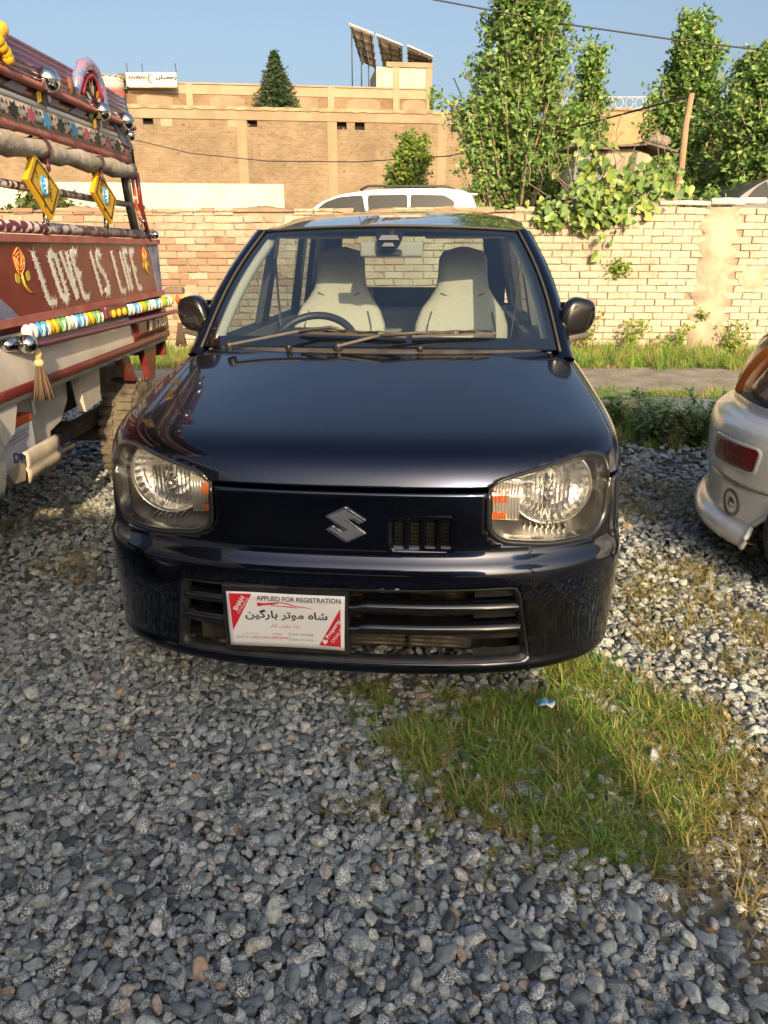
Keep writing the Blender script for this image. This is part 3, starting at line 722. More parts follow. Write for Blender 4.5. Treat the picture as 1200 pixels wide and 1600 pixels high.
# registration paper on its dark panel
g = G(); g.box(-.362,.004,-.004,.05,.236,.452); g.build('plate_panel', blackplas, CAR, bevel=.006)
def wav(x, z): return -.0115-.0022*sin(x*17+.6)*cos(z*21)-.0018*(abs(x+.17)/.17)**3
def pl(lv): return lambda u, v: (u, wav(u, v)-.0006-lv*.0006, v)
def sheet(poly, lv, nx=24, nz=10):
    g = G(); (a, b, c, d) = poly; P = []                   # bottom-left, bottom-right, top-right, top-left
    for i in range(nz+1):
        row = []
        for j in range(nx+1):
            t = j/nx; q = i/nz; x = (a[0]*(1-t)+b[0]*t)*(1-q)+(d[0]*(1-t)+c[0]*t)*q; z = (a[1]*(1-t)+b[1]*t)*(1-q)+(d[1]*(1-t)+c[1]*t)*q
            row.append((x, wav(x, z)-.0006-lv*.0006, z))
        P.append(row)
    return g.grid(P)
paper = M('white paper', (.80,.80,.80), .5); red = M('red print', (.62,.02,.035), .5); ink = M('black print', (.02,.02,.022), .5); greyink = M('grey print', (.28,.28,.30), .5); redink = M('red ink', (.55,.05,.06), .5)
plate = sheet([(-.342,.262),(-.008,.258),(-.004,.432),(-.346,.434)], 0).build('registration_plate', paper, CAR, solid=.0006)
sheet([(-.332,.312),(-.331,.312),(-.272,.428),(-.338,.428)], 1, 8, 8).build('red_corner', red, plate)
sheet([(-.082,.271),(-.018,.270),(-.018,.392),(-.0185,.392)], 1, 8, 8).build('red_corner', red, plate)
def word(s, x0, x1, zc, h, m, lv=2, **k): textmesh(s, pl(lv), x0, x1, zc, h, **k).build('lettering', m, plate)
word('APPLIED FOR REGISTRATION', -.258, -.016, .4165, .0155, ink, bold=.012)
R_ = lambda s: s[::-1]
word(R_('\ufeb7\ufe8e\ufba6 \ufee3\ufeee\ufe97\ufeae \ufe91\ufe8e\ufead\ufb94\ufbff\ufee6'), -.293, -.055, .3645, .035, ink, bold=.02)
word(R_('\ufe8d\ufbfe\ufee8\ufb89 \ufb58\ufeae\ufe8d\ufb58\ufeae\ufb68\ufbfd \ufb88\ufbfe\ufee0\ufeae'), -.222, -.138, .3290, .014, redink)
word('0343-9114402', -.323, -.255, .2905, .0085, greyink); word('0344-9872644', -.252, -.172, .2905, .0085, redink)
word('0343-2029888', -.163, -.098, .3030, .0080, greyink); word('0345-9414444', -.163, -.098, .2860, .0080, greyink)
word(R_('\ufb58\ufeae\ufe8d\ufb58\ufeae\ufb68\ufbfd'), -.308, -.258, .3035, .009, greyink); word(R_('\ufee3\ufeee\ufe97\ufeae'), -.220, -.190, .3035, .008, redink)
g = G(); g.add([pl(2)(-.168,.281), pl(2)(-.1668,.281), pl(2)(-.1668,.310), pl(2)(-.168,.310)], [(0,1,2,3)]); g.build('rule', redink, plate)
def rotword(s, cx, cz, ang, wd, h, m, **k):
    f = pl(2); textmesh(s, lambda u, v: f(cx+u*cos(ang)-v*sin(ang), cz+u*sin(ang)+v*cos(ang)), -wd/2, wd/2, 0, h, **k).build('lettering', m, plate)
rotword('SHAH', -.310, .3975, R(58), .050, .014, paper, bold=.03); rotword('MOTOR BARGAIN', -.2985, .3905, R(58), .058, .0065, paper)
rotword('Property', -.0385, .3265, R(58), .070, .0155, paper, bold=.02); rotword('DEALER', -.0265, .3115, R(58), .062, .0095, paper)
g = G(); hp = [(0,-.009),(.008,.001),(.006,.008),(.002,.008),(0,.004),(-.002,.008),(-.006,.008),(-.008,.001)]
g.add([pl(2)(-.064+u, .2835+v) for u, v in hp], [tuple(range(8))]); g.build('heart_print', paper, plate)
g = G()
top = [(-.258,.402),(-.236,.4005),(-.215,.404),(-.19,.4065),(-.165,.4035),(-.148,.3965),(-.12,.394),(-.095,.388)]
bot = [(-.256,.390),(-.238,.394),(-.216,.397),(-.19,.4035),(-.165,.400),(-.148,.3935),(-.12,.3915),(-.095,.3875)]
g.add([pl(2)(*p) for p in top+bot], [(i,i+1,8+i+1,8+i) for i in range(7)])
g.add([pl(2)(*p) for p in [(-.216,.397),(-.19,.3945),(-.16,.3945),(-.15,.392),(-.13,.3885),(-.15,.390),(-.19,.3925),(-.218,.394)]], [tuple(range(8))]); g.build('car_outline_print', red, plate)

# ---- greenhouse
def lerp(a, b, t): return a+(b-a)*t
def WS(u, v, off=0.0):
    hw = lerp(.668,.540,v)+.016*sin(pi*max(0,min(1,v))); x = u*hw; y = lerp(.815,1.385,v)+.105*abs(u)**2.2; z = lerp(1.018,1.437,v)+.018*sin(pi*v)-.016*u*u
    return (x, y-off*.62, z+off*.78)
frit = M('black glass border', (.006,.006,.007), .15, coat=.5)
g = G(); g.grid([[WS(-1+2*j/24, i/14) for j in range(25)] for i in range(15)]); ws = g.build('windscreen', windglass, CAR)
def strip(us, vs, off=-.004):
    return G().grid([[WS(u, v, off) for u in us] for v in vs])
lin = lambda a, b, n: [a+(b-a)*i/n for i in range(n+1)]
strip(lin(-1,1,24), lin(0,.075,3)).build('border', frit, ws)
strip(lin(-1,1,24), lin(.955,1,2)).build('border', frit, ws)
for s_ in (-1,1): strip(lin(s_*.955,s_*1,2), lin(.075,.955,10)).build('border', frit, ws)
tabp = roundpoly([(-.10,.965),(.10,.965),(.10,.90),(.075,.80),(.035,.765),(-.035,.765),(-.075,.80),(-.10,.90)], .03)
g = G(); g.add([WS(u*1.0+.02, v, -.006) for u, v in tabp], [tuple(range(len(tabp)))]); g.build('border', frit, ws)
# camera pod behind the glass
g = G(); c = WS(.02,.86,-.05); 
g.add([(c[0]-.045,c[1]+.03,c[2]+.035),(c[0]+.045,c[1]+.03,c[2]+.035),(c[0]+.055,c[1]-.02,c[2]-.02),(c[0]-.055,c[1]-.02,c[2]-.02),(c[0]-.045,c[1]+.08,c[2]+.035),(c[0]+.045,c[1]+.08,c[2]+.035),(c[0]+.055,c[1]+.08,c[2]-.02),(c[0]-.055,c[1]+.08,c[2]-.02)],
      [(0,1,2,3),(4,7,6,5),(0,4,5,1),(1,5,6,2),(2,6,7,3),(3,7,4,0)]); g.build('sensor_pod', M('pod', (.05,.05,.055), .4), CAR, bevel=.008)
g = G(); c = WS(.02,.865,.004); a = [(-.034,.022),(.034,.022),(.045,-.016),(-.045,-.016)]
g.add([WS(.02+u/.59, .872+v*1.35, .0015) for u, v in a], [(0,1,2,3)]); g.add([WS(.02+u/.59, .800+v*1.1, .0015) for u, v in [(-.018,.02),(.018,.02),(.026,-.014),(-.026,-.014)]], [(0,1,2,3)]); g.build('sensor_window', M('sensor window', (.20,.21,.22), .2, .3), CAR)
def pillar(s_):
    rows = []
    for i in range(17):
        v = -.06+1.06*i/16; a = Vector(WS(s_, v)); o_ = Vector((s_*(lerp(.722,.602,v)+.020*sin(pi*max(0,v))), lerp(.965,1.545,v), lerp(.985,1.410,v)+.012*sin(pi*max(0,v))))
        m1 = a.lerp(o_, .35)+Vector((s_*.010,-.014,.012)); m2 = a.lerp(o_, .75)+Vector((s_*.012,-.008,.008)); inn = o_+Vector((-s_*.05,.03,-.01)); in2 = a+Vector((-s_*.012,.05,-.03))
        rows.append([a+Vector((0,-.002,.004)), m1, m2, o_, inn, in2])
    return G().grid(rows, True, True)
for s_ in (-1,1):
    pillar(s_).build('windscreen_pillar', paint, CAR)
    g = G(); g.tube([Vector(WS(s_*1.003, v, .006)) for v in lin(-.02,1,14)], .005, 6); g.build('windscreen_seal', M('seal', (.05,.045,.04), .6) if s_ == -1 else bpy.data.materials['seal'], CAR)
    # inner side of the pillar, seen through the glass
    g = G(); g.grid([[Vector(WS(s_*.985, v, -.03)), Vector(WS(s_*.93, v, -.035))+Vector((0,.02,0)), Vector(WS(s_*.93, v, -.05))+Vector((s_*.02,.09,-.01))] for v in lin(0,1,10)]); g.build('pillar_trim', liner, CAR)
def ROOF(u, t):
    hw = lerp(.540,.572,min(1,t*3)) if t < .6 else lerp(.572,.55,(t-.6)/.4)
    y0 = 1.385+.105*abs(u)**2.2; y = lerp(y0, 3.36, t); zc = 1.437+.102*sin(min(1,t/.55)*pi/2)-(0 if t < .55 else .05*((t-.55)/.45)**2)
    return (u*hw, y, zc-.016*u*u-.020*abs(u)**5*min(1,t*4))
g = G(); g.grid([[ROOF(-1+2*j/30, i/30) for j in range(31)] for i in range(31)]); g.build('roof', paint, CAR, solid=.004)
g = G(); g.grid([[Vector(ROOF(-.97+1.94*j/20, .012+.97*i/20))-Vector((0,0,.03)) for j in range(21)] for i in range(21)]); g.build('headlining', liner, CAR)
g = G(); g.tube([Vector(WS(u, 1, .004))+Vector((0,-.004,0)) for u in lin(-1,1,20)], .0045, 6); g.build('windscreen_top_seal', bpy.data.materials['seal'], CAR)
def railpt(s_, y):
    t = min(1, max(0, (y-1.49)/(3.36-1.49))); p = Vector(ROOF(s_, t)); return Vector((s_*(abs(p.x)+.052), y, p.z-.046))
for s_ in (-1,1):
    rows = []
    for i in range(25):
        t = i/24; a = Vector(ROOF(s_, t)); y = a.y; b = railpt(s_, y); rows.append([a, (a+b)/2+Vector((s_*.014,0,.012)), b, b+Vector((-s_*.03,0,-.012)), a+Vector((-s_*.03,0,-.03))])
    g = G().grid(rows, True, True); g.build('roof_rail', paint, CAR)
    def side(y, k):
        r_ = railpt(s_, max(1.5, y)); return Vector((s_*lerp(.697, abs(r_.x), k), y, lerp(1.0, r_.z, k)))
    fr = G()
    def post(y0, y1, y0t, y1t): fr.add([side(y0,0), side(y1,0), side(y1t,1), side(y0t,1)]+[p+Vector((-s_*.035,0,0)) for p in (side(y0,0), side(y1,0), side(y1t,1), side(y0t,1))], [(0,1,2,3),(4,7,6,5),(0,4,5,1),(1,5,6,2),(2,6,7,3),(3,7,4,0)])
    for a_ in ((1.80,1.95,1.86,1.97),(2.66,2.76,2.66,2.74),(3.08,3.40,2.98,3.36)): fr = G(); post(*a_); fr.build('door_pillar', blackplas, CAR)
    def pane(y0, y1, y0t, y1t):
        q = [side(y0,0), side(y1,0), side(y1t,1), side(y0t,1)]; d = Vector((-s_*.012,0,0)); G().add([p+d for p in q], [(0,1,2,3)]).build('side_window', sideglass, CAR)
    pane(.99,1.80,1.53,1.86); pane(1.95,2.66,1.97,2.66); pane(2.76,3.08,2.74,2.98)
    g = G(); g.box(min(s_*.64,s_*.60),max(s_*.64,s_*.60),.9,3.3,.25,.995); g.build('door_trim', greytrim, CAR)
    g = G(); g.grid([[(s_*.695,y,1.0),(s_*.66,y,1.006),(s_*.60,y,.985)] for y in lin(.93,3.3,12)]); g.build('door_sill_trim', dashm, CAR)
# tail gate round its window
g = G(); g.box(-.64,.64,3.40,3.44,1.0,1.10); g.box(-.56,.56,3.33,3.37,1.43,1.485)
for s_ in (-1,1): g.add([(s_*.52,3.42,1.10),(s_*.68,3.40,1.10),(s_*.575,3.34,1.45),(s_*.47,3.35,1.43),(s_*.52,3.46,1.10),(s_*.68,3.44,1.10),(s_*.575,3.38,1.45),(s_*.47,3.39,1.43)], [(0,1,2,3),(4,7,6,5),(0,4,5,1),(1,5,6,2),(2,6,7,3),(3,7,4,0)])
g.build('tailgate', blackplas, CAR)
G().add([(-.52,3.43,1.10),(.52,3.43,1.10),(.47,3.37,1.43),(-.47,3.37,1.43)], [(0,1,2,3)]).build('rear_window', sideglass, CAR)
# cowl between bonnet and glass
g = G(); P = []
for j in range(33):
    u = -1+j/16; x = u*.69; yb = BODY.y(min(.68,abs(x)), .999); 
    yw = WS(max(-1,min(1,x/.668)), 0)[1]
    P.append([(x, yb-.012, .985), (x, lerp(yb,yw,.25)+.004, 1.0), (x, max(yw, yb+.012)-.004, 1.012-.010*u*u), (x, max(yw,yb+.012)+.05, 1.0)])
g.grid(P); g.build('cowl_panel', greyplas, CAR, solid=.004)
for x in (-.31,.165):
    g = G(); g.lathe([(0.001,.016),(.008,.015),(.011,.006),(.011,-.006)], (x,.80,1.012), (0,-.5,.85), n=14); g.build('washer_nozzle', blackplas, CAR)
# wipers: arm and blade lying on the glass
def wiper(piv, knee, tip, b0, b1):
    pv = Vector((piv[0], .80, 1.015)); P = lambda q, off: Vector(WS(q[0], q[1], off))
    g = G(); kn = P(knee, .035); g.bar(pv+Vector((0,-.01,.008)), kn, .016, .010); arm = g.build('wiper_arm', greyplas, CAR, bevel=.003)
    g = G(); g.tube([kn, P(tip, .030), P(((b0[0]+b1[0])/2, (b0[1]+b1[1])/2), .024)], [.006,.005,.004], 6); g.build('arm_rod', greyplas, arm)
    g = G(); g.lathe([(.001,.022),(.013,.02),(.017,.006),(.017,-.012)], pv, (0,-.3,.95), n=16); g.build('pivot_cap', blackplas, arm)
    pts_ = [P((lerp(b0[0],b1[0],t), lerp(b0[1],b1[1],t)), .014) for t in lin(0,1,12)]
    g = G()
    for a_, b_ in zip(pts_[:-1], pts_[1:]): g.bar(a_, b_, .010, .010)
    bl = g.build('wiper_blade', M('sun-bleached rubber', (.055,.045,.035), .55) if 'sun-bleached rubber' not in bpy.data.materials else bpy.data.materials['sun-bleached rubber'], CAR)
    g = G()
    for t0, t1 in ((.05,.45),(.55,.95),(.25,.75)):
        a_ = P((lerp(b0[0],b1[0],t0), lerp(b0[1],b1[1],t0)), .022); b_ = P((lerp(b0[0],b1[0],t1), lerp(b0[1],b1[1],t1)), .022); m_ = (a_+b_)/2+Vector((0,-.006,.008)); g.tube([a_, m_, b_], .0035, 5)
    g.build('blade_frame', blackplas, bl)
wiper((-.53,0), (-.42,.055), (-.25,.090), (-.43,.075), (.17,.052))
wiper((-.13,0), (.03,.030), (.22,.055), (.20,.055), (.66,.085))
# door mirrors
for s_ in (-1,1):
    g = G(); n, m_ = 24, 14; rows = []
    for i in range(m_+1):
        ph = -pi/2+pi*i/m_; row = []
        for k in range(n):
            th = 2*pi*k/n; pw = lambda v, e: math.copysign(abs(v)**e, v)
            x = .074*pw(cos(ph),.42)*pw(cos(th),.5); y = .052*pw(cos(ph),.5)*pw(sin(th),.7); z = .070*pw(sin(ph),.5)
            x *= 1-.20*max(0,z/.070)-.05*max(0,-z/.070); x += .012*z/.07; 
            if x > 0: z *= 1-.25*(x/.074)
            row.append((s_*(.755+x*.95), 1.10+y+.30*x, 1.108+z))
        rows.append(row)
    g.grid(rows, True, True); mo = g.build('door_mirror', M('mirror shell', (.006,.006,.007), .22, coat=.6, dirt=(.05,.042,.033), ds=5, dlo=.5, dhi=.8, damt=.3) if s_ == -1 else bpy.data.materials['mirror shell'], CAR)
    g = G(); g.bar((s_*.66,1.08,1.015), (s_*.80,1.11,1.040), .06, .022); g.build('mirror_foot', greyplas, mo, bevel=.006)
    g = G(); g.box(min(s_*.69,s_*.815),max(s_*.69,s_*.815),1.159,1.166,1.055,1.155); g.build('mirror_glass', mirror_m, mo)
# wheels
def wheel(parent, c, r, wd, axis, tyre_m, rim_m, name='wheel'):
    g = G(); prof = [(r*.62,-wd*.42),(r*.80,-wd*.5),(r*.95,-wd*.46),(r,-wd*.32),(r,wd*.32),(r*.95,wd*.46),(r*.80,wd*.5),(r*.62,wd*.42)]
    g.lathe(prof, c, axis, n=40); t_ = g.build(name, tyre_m, parent)
    g = G(); g.lathe([(.001,wd*.25),(r*.2,wd*.30),(r*.28,wd*.2),(r*.5,wd*.14),(r*.58,wd*.38),(r*.63,wd*.44),(r*.63,-wd*.42),(r*.3,-wd*.3),(.001,-wd*.3)], c, axis, n=32); g.build('rim', rim_m, t_)
    return t_
rimm = M('wheel rim', (.35,.35,.36), .4, .8)
for s_ in (-1,1):
    for yy in (.70,3.16): wheel(CAR, (s_*.69,yy,.285), .285, .16, (s_,0,0), rubber, rimm)
# ---- cabin
g = G(); P = []
for j in range(31):
    x = -.64+1.28*j/30; hood = .055*math.exp(-((x+.29)/.17)**4)
    P.append([(x,.86,.985),(x,.98,1.000),(x,1.06,1.004+hood*.8),(x,1.13,.998+hood),(x,1.19,.965+hood),(x,1.21,.90),(x,1.22,.55),(x,1.0,.45)])
g.grid(P); g.build('dashboard', dashm, CAR)
g = G(); c = Vector((-.29,1.20,.955)); ax = Vector((0,-.72,.69)).normalized(); up = Vector((0,.69,.72)); ring = []
g.tube([c+.178*(cos(a)*Vector((1,0,0))+sin(a)*up) for a in lin(0,2*pi,40)], .016, 8, cap=False); sw = g.build('steering_wheel', M('steering wheel rim', (.03,.03,.033), .45), CAR)
g = G(); g.ball(c+Vector((0,-.005,-.01)), .06, .045, .05, 14, 8, .7); g.bar(c, c+.165*Vector((1,0,0)), .02, .035); g.bar(c, c-.165*Vector((1,0,0)), .02, .035); g.bar(c, c-.165*up, .03, .02, (1,0,0)); g.build('hub', dashm, sw)
def seat(cx, y0):
    hwz = [(.50,.25),(.60,.252),(.85,.245),(1.0,.228),(1.07,.200),(1.12,.160),(1.165,.132),(1.22,.122),(1.30,.120),(1.335,.105),(1.355,.07),(1.36,.02)]
    dz = [(.50,.10),(1.0,.085),(1.12,.065),(1.30,.055),(1.355,.03),(1.36,.01)]
    f = lambda T_, z: float(np.interp(z, [a for a,_ in T_], [b for _,b in T_]))
    rows = []
    for i in range(41):
        z = .50+.86*i/40; hw = f(hwz, z)*1.0; d = f(dz, z); yc = y0+(z-.5)*.24
        rows.append([(cx+hw*math.copysign(abs(cos(a))**.55,cos(a)), yc+d*math.copysign(abs(sin(a))**.7,sin(a))-(.02*abs(cos(a))**4 if z < 1.1 else 0), z) for a in [2*pi*k/32 for k in range(32)]])
    g = G().grid(rows, True, True); st = g.build('front_seat', beige, CAR)
    g = G(); g.box(cx-.25,cx+.25,y0-.42,y0+.05,.36,.52); g.build('seat_cushion', beige, st, bevel=.05)
    for s_ in (-1,1):
        g = G(); g.tube([(cx+s_*f(hwz,z)*.72, y0+(z-.5)*.24-f(dz,z)*1.0-.002, z) for z in lin(.62,1.06,14)], .0035, 5); g.build('seam', greytrim, st)
    g = G(); g.tube([(cx-.105+.21*t, y0+(1.15-.5)*.24-.064, 1.145-.03*sin(pi*t)) for t in lin(0,1,10)], .0035, 5); g.build('seam', greytrim, st)
seat(-.285, 1.80); seat(.325, 1.80)
g = G(); g.box(-.60,.60,2.60,2.74,.45,1.02); g.box(-.60,.60,2.15,2.6,.32,.50); rs = g.build('rear_seat', M('rear seat cloth', (.30,.28,.24), .95), CAR, bevel=.05)
for cx in (-.3,.3):
    g = G(); g.box(cx-.11,cx+.11,2.66,2.73,1.03,1.13); g.build('headrest', rs.data.materials[0], rs, bevel=.03)
g = G(); g.box(-.112,.150,1.335,1.355,1.318,1.378); im = g.build('rear_view_mirror', M('mirror back', (.33,.31,.27), .6), CAR, bevel=.012)
g = G(); g.tube([(.02,1.35,1.375),(.02,1.36,1.42)], .012, 8); g.build('mirror_stem', dashm, im)
for s_ in (-1,1):
    g = G(); a_ = [(s_*.60,1.90,1.30),(s_*.585,1.86,1.12),(s_*.55,1.80,.80),(s_*.53,1.7,.55)]
    for p, q in zip(a_[:-1], a_[1:]): g.bar(p, q, .045, .003, (1,0,0))
    g.build('seat_belt', greytrim, CAR)
    g = G(); g.box(s_*.32-.17,s_*.32+.17,1.47,1.62,1.392,1.404); g.build('sun_visor', liner, CAR, bevel=.006)

# ------------------------------------------------------------------ the brick wall, brick by brick
def brick_mat(name, per_object):
    m = bpy.data.materials.new(name); m.use_nodes = True; t = m.node_tree; L = t.links.new; b = t.nodes['Principled BSDF']
    b.inputs['Roughness'].default_value = .92; b.inputs['Specular IOR Level'].default_value = .2
    ge = nn(t, 'ShaderNodeNewGeometry'); pos = ge.outputs['Position']
    if per_object: rnd = nn(t, 'ShaderNodeObjectInfo').outputs['Random']
    else: rnd = ge.outputs['Random Per Island']
    rp = nn(t, 'ShaderNodeValToRGB'); cr = rp.color_ramp
    st = [(0,(.24,.15,.10)),(.2,(.31,.22,.155)),(.45,(.38,.305,.225)),(.7,(.27,.18,.12)),(.85,(.35,.275,.20)),(1,(.42,.355,.27))]
    cr.elements[0].color = (*st[0][1],1); cr.elements[1].color = (*st[-1][1],1)
    for p, c in st[1:-1]: e = cr.elements.new(p); e.color = (*c, 1)
    L(rnd, rp.inputs[0])
    # old whitewash, thicker on the right, worn off in patches
    n = nn(t, 'ShaderNodeTexNoise'); n.inputs['Scale'].default_value = 1.3; n.inputs['Detail'].default_value = 7; n.inputs['Roughness'].default_value = .65; L(pos, n.inputs['Vector'])
    sx = nn(t, 'ShaderNodeSeparateXYZ'); L(pos, sx.inputs[0])
    gx = nn(t, 'ShaderNodeMapRange'); gx.inputs[1].default_value = -3.2; gx.inputs[2].default_value = 2.0; gx.inputs[3].default_value = -.06; gx.inputs[4].default_value = .16; L(sx.outputs[0], gx.inputs[0])
    ad = nn(t, 'ShaderNodeMath', operation='ADD'); L(n.outputs[0], ad.inputs[0]); L(gx.outputs[0], ad.inputs[1])
    r = nn(t, 'ShaderNodeMapRange'); r.inputs[1].default_value = .43; r.inputs[2].default_value = .68; r.inputs[4].default_value = .85; L(ad.outputs[0], r.inputs[0])
    x = nn(t, 'ShaderNodeMix', data_type='RGBA'); L(r.outputs[0], x.inputs[0]); L(rp.outputs[0], x.inputs[6]); x.inputs[7].default_value = (.46,.41,.33,1)
    f = nn(t, 'ShaderNodeTexNoise'); f.inputs['Scale'].default_value = 22; f.inputs['Detail'].default_value = 6; L(pos, f.inputs['Vector'])
    r2 = nn(t, 'ShaderNodeMapRange'); r2.inputs[1].default_value = .58; r2.inputs[2].default_value = .74; r2.inputs[4].default_value = .75; L(f.outputs[0], r2.inputs[0])
    y = nn(t, 'ShaderNodeMix', data_type='RGBA'); L(r2.outputs[0], y.inputs[0]); L(x.outputs[2], y.inputs[6]); y.inputs[7].default_value = (.30,.20,.125,1)
    n3 = nn(t, 'ShaderNodeTexNoise'); n3.inputs['Scale'].default_value = .9; n3.inputs['Detail'].default_value = 9; n3.inputs['Roughness'].default_value = .7; n3.inputs['Distortion'].default_value = .6; L(pos, n3.inputs['Vector'])
    r3 = nn(t, 'ShaderNodeMapRange'); r3.inputs[1].default_value = .52; r3.inputs[2].default_value = .72; r3.inputs[4].default_value = .6; L(n3.outputs[0], r3.inputs[0])
    z_ = nn(t, 'ShaderNodeMix', data_type='RGBA'); L(r3.outputs[0], z_.inputs[0]); L(y.outputs[2], z_.inputs[6]); z_.inputs[7].default_value = (.30,.25,.19,1)
    L(z_.outputs[2], b.inputs['Base Color'])
    bp = nn(t, 'ShaderNodeBump'); bp.inputs['Strength'].default_value = .7; bp.inputs['Distance'].default_value = .015; L(f.outputs[0], bp.inputs['Height']); L(bp.outputs[0], b.inputs['Normal'])
    return m
bm1 = brick_mat('old brick', True); bm2 = brick_mat('old brick mass', False)
mortar = M('mortar', (.25,.195,.14), .95, c2=(.37,.30,.22), ns=5, bump=.6, bs=60)
WALL = root('brick_wall', 'low old brick wall with worn whitewash behind the cars', 'wall', (0, WALL_Y, 0))
g = G(); g.box(-9,9,.012,.24,0,1.80); g.build('mortar_bed', mortar, WALL)
BL, BH, CW, CH = .253, .0805, .262, .0885
kinds = []
def brick_geo(rr, wd, ht):
    a, b_ = wd/2, ht/2; j = lambda s: rr.uniform(-s, s); c = .006
    o_ = [(-a+j(.006),-b_+j(.005)),(a+j(.006),-b_+j(.005)),(a+j(.006),b_+j(.005)),(-a+j(.006),b_+j(.005))]
    i_ = [(x*(1-.07), z*(1-.2)) for x, z in o_]
    v = [(x, .02, z) for x, z in o_]+[(x, -.004+j(.003), z) for x, z in o_]+[(x, -.011+j(.004), z) for x, z in i_]
    f = [(0,1,5,4),(1,2,6,5),(2,3,7,6),(3,0,4,7),(4,5,9,8),(5,6,10,9),(6,7,11,10),(7,4,8,11),(8,9,10,11)]
    return v, f
rr = random.Random(4)
for k in range(10):
    v, f = brick_geo(rr, BL, BH); me = bpy.data.meshes.new('brick'); me.from_pydata(v, [], f); me.materials.append(bm1); me.update(); kinds.append(me)
seen = []; rest = G()
for row in range(21):
    z = .04+row*CH
    for i in range(-34, 35):
        x = i*CW+(CW/2 if row % 2 else 0)+rr.uniform(-.006,.006)
        zt = z+.012*sin(x*.7)*(row/20)
        if 4.22 < x < 4.62 and row < 20: continue                        # plastered pier
        if row == 20 and (rr.random() < .35 and x < 2.3): continue
        if rr.random() < .006: continue
        px, py = proj(x, WALL_Y, zt)
        vis = (350 > px > 236 or 838 < px < 1205) and 312 < py < 540
        sc_ = 0 if not vis else 1
        (seen.append((abs(px-1000) if px > 800 else abs(px-300)+60, x, zt)) if vis else None)
        if not vis:
            v, f = brick_geo(rr, BL, BH); dy = rr.uniform(-.006,.004); rest.add([(p[0]+x, p[1]+dy, p[2]+zt) for p in v], f)
seen.sort()
for q, (d, x, z) in enumerate(seen):
    if q < 300:
        o = bpy.data.objects.new('brick', kinds[rr.randrange(10)]); COL.objects.link(o); o.parent = WALL; o.location = (x, rr.uniform(-.008,.005), z)
        o.rotation_euler = (0, (pi if rr.random() < .5 else 0)+rr.uniform(-.012,.012), 0)
    else:
        v, f = brick_geo(rr, BL, BH); rest.add([(p[0]+x, p[1], p[2]+z) for p in v], f)
tag(rest.build('brick_courses', bm2, WALL), kind='stuff')
# plaster pier, ragged at its edges
plaster = M('cement plaster', (.42,.35,.26), .95, c2=(.30,.24,.175), ns=2.2, lo=.4, hi=.6, bump=.5, bs=25, dirt=(.52,.45,.34), ds=4, dlo=.5, dhi=.7)
g = G(); P = []
for i in range(25):
    z = 0+1.86*i/24; l = 4.17+.05*sin(i*1.7)+.03*sin(i*4.1)-(.10 if 8 < i < 13 else 0)*0; r_ = 4.66+.05*sin(i*2.3+1)+.03*sin(i*3.7); 
    P.append([(l, .02, z), (l+.02, -.018, z), ((l+r_)/2, -.028+.006*sin(i), z), (r_-.02, -.018, z), (r_, .02, z)])
g.grid(P, True); g.add([P[-1][0],P[-1][1],P[-1][2],P[-1][3],P[-1][4]], [(0,1,2,3,4)]); g.build('plaster_pier', plaster, WALL)
for (x0, x1, z0, z1) in ((4.75,5.2,.75,1.2),(-2.75,-2.45,.5,1.0)):
    pp = [(x0+(x1-x0)*(.5+.5*cos(a)*(.8+.25*sin(3*a+x0))), z0+(z1-z0)*(.5+.5*sin(a)*(.8+.25*cos(2*a)))) for a in [2*pi*k/18 for k in range(18)]]
    G().prism(pp, .0, -.016, lambda u, v, d: (u, d, v)).build('plaster_patch', plaster, WALL)
g = G(); P = []
for i in range(260):
    x = -9+11.2*i/259; h = 1.80+.02*sin(x*2.9)+.012*sin(x*7.7+1)+rr.uniform(-.012,.012); P.append([(x,-.02,1.80),(x,-.03,h+.02),(x,.12,h+.05),(x,.25,h+.02),(x,.26,1.80)])
g.grid(P, True); g.build('wall_coping', M('crumbling coping', (.30,.22,.14), .95, c2=(.20,.15,.10), ns=4, bump=.8, bs=20), WALL)

# pipes and boards lying on the wall
whitep = M('whitewashed timber', (.70,.66,.58), .7, c2=(.55,.50,.42), ns=6)
for (a, b_, r_, lb) in [((1030,322),(1112,324),.032,'long pale pole lying on the wall top left of the boards'),((1110,318),(1162,321),.05,'thick pale board end lying on the wall top'),((1140,317),(1196,314),.045,'white slanted board at the right end of the wall top')]:
    p = at(*a, WALL_Y+.1); q = at(*b_, WALL_Y+.1); p.z = max(p.z, 1.875+r_); q.z = max(q.z, 1.875+r_)
    g = G(); g.tube([p, p.lerp(q,.5)+Vector((0,0,.01)), q], r_, 8); tag(g.build('wall_top_board', whitep, org=p, loc=p), lb, 'board')

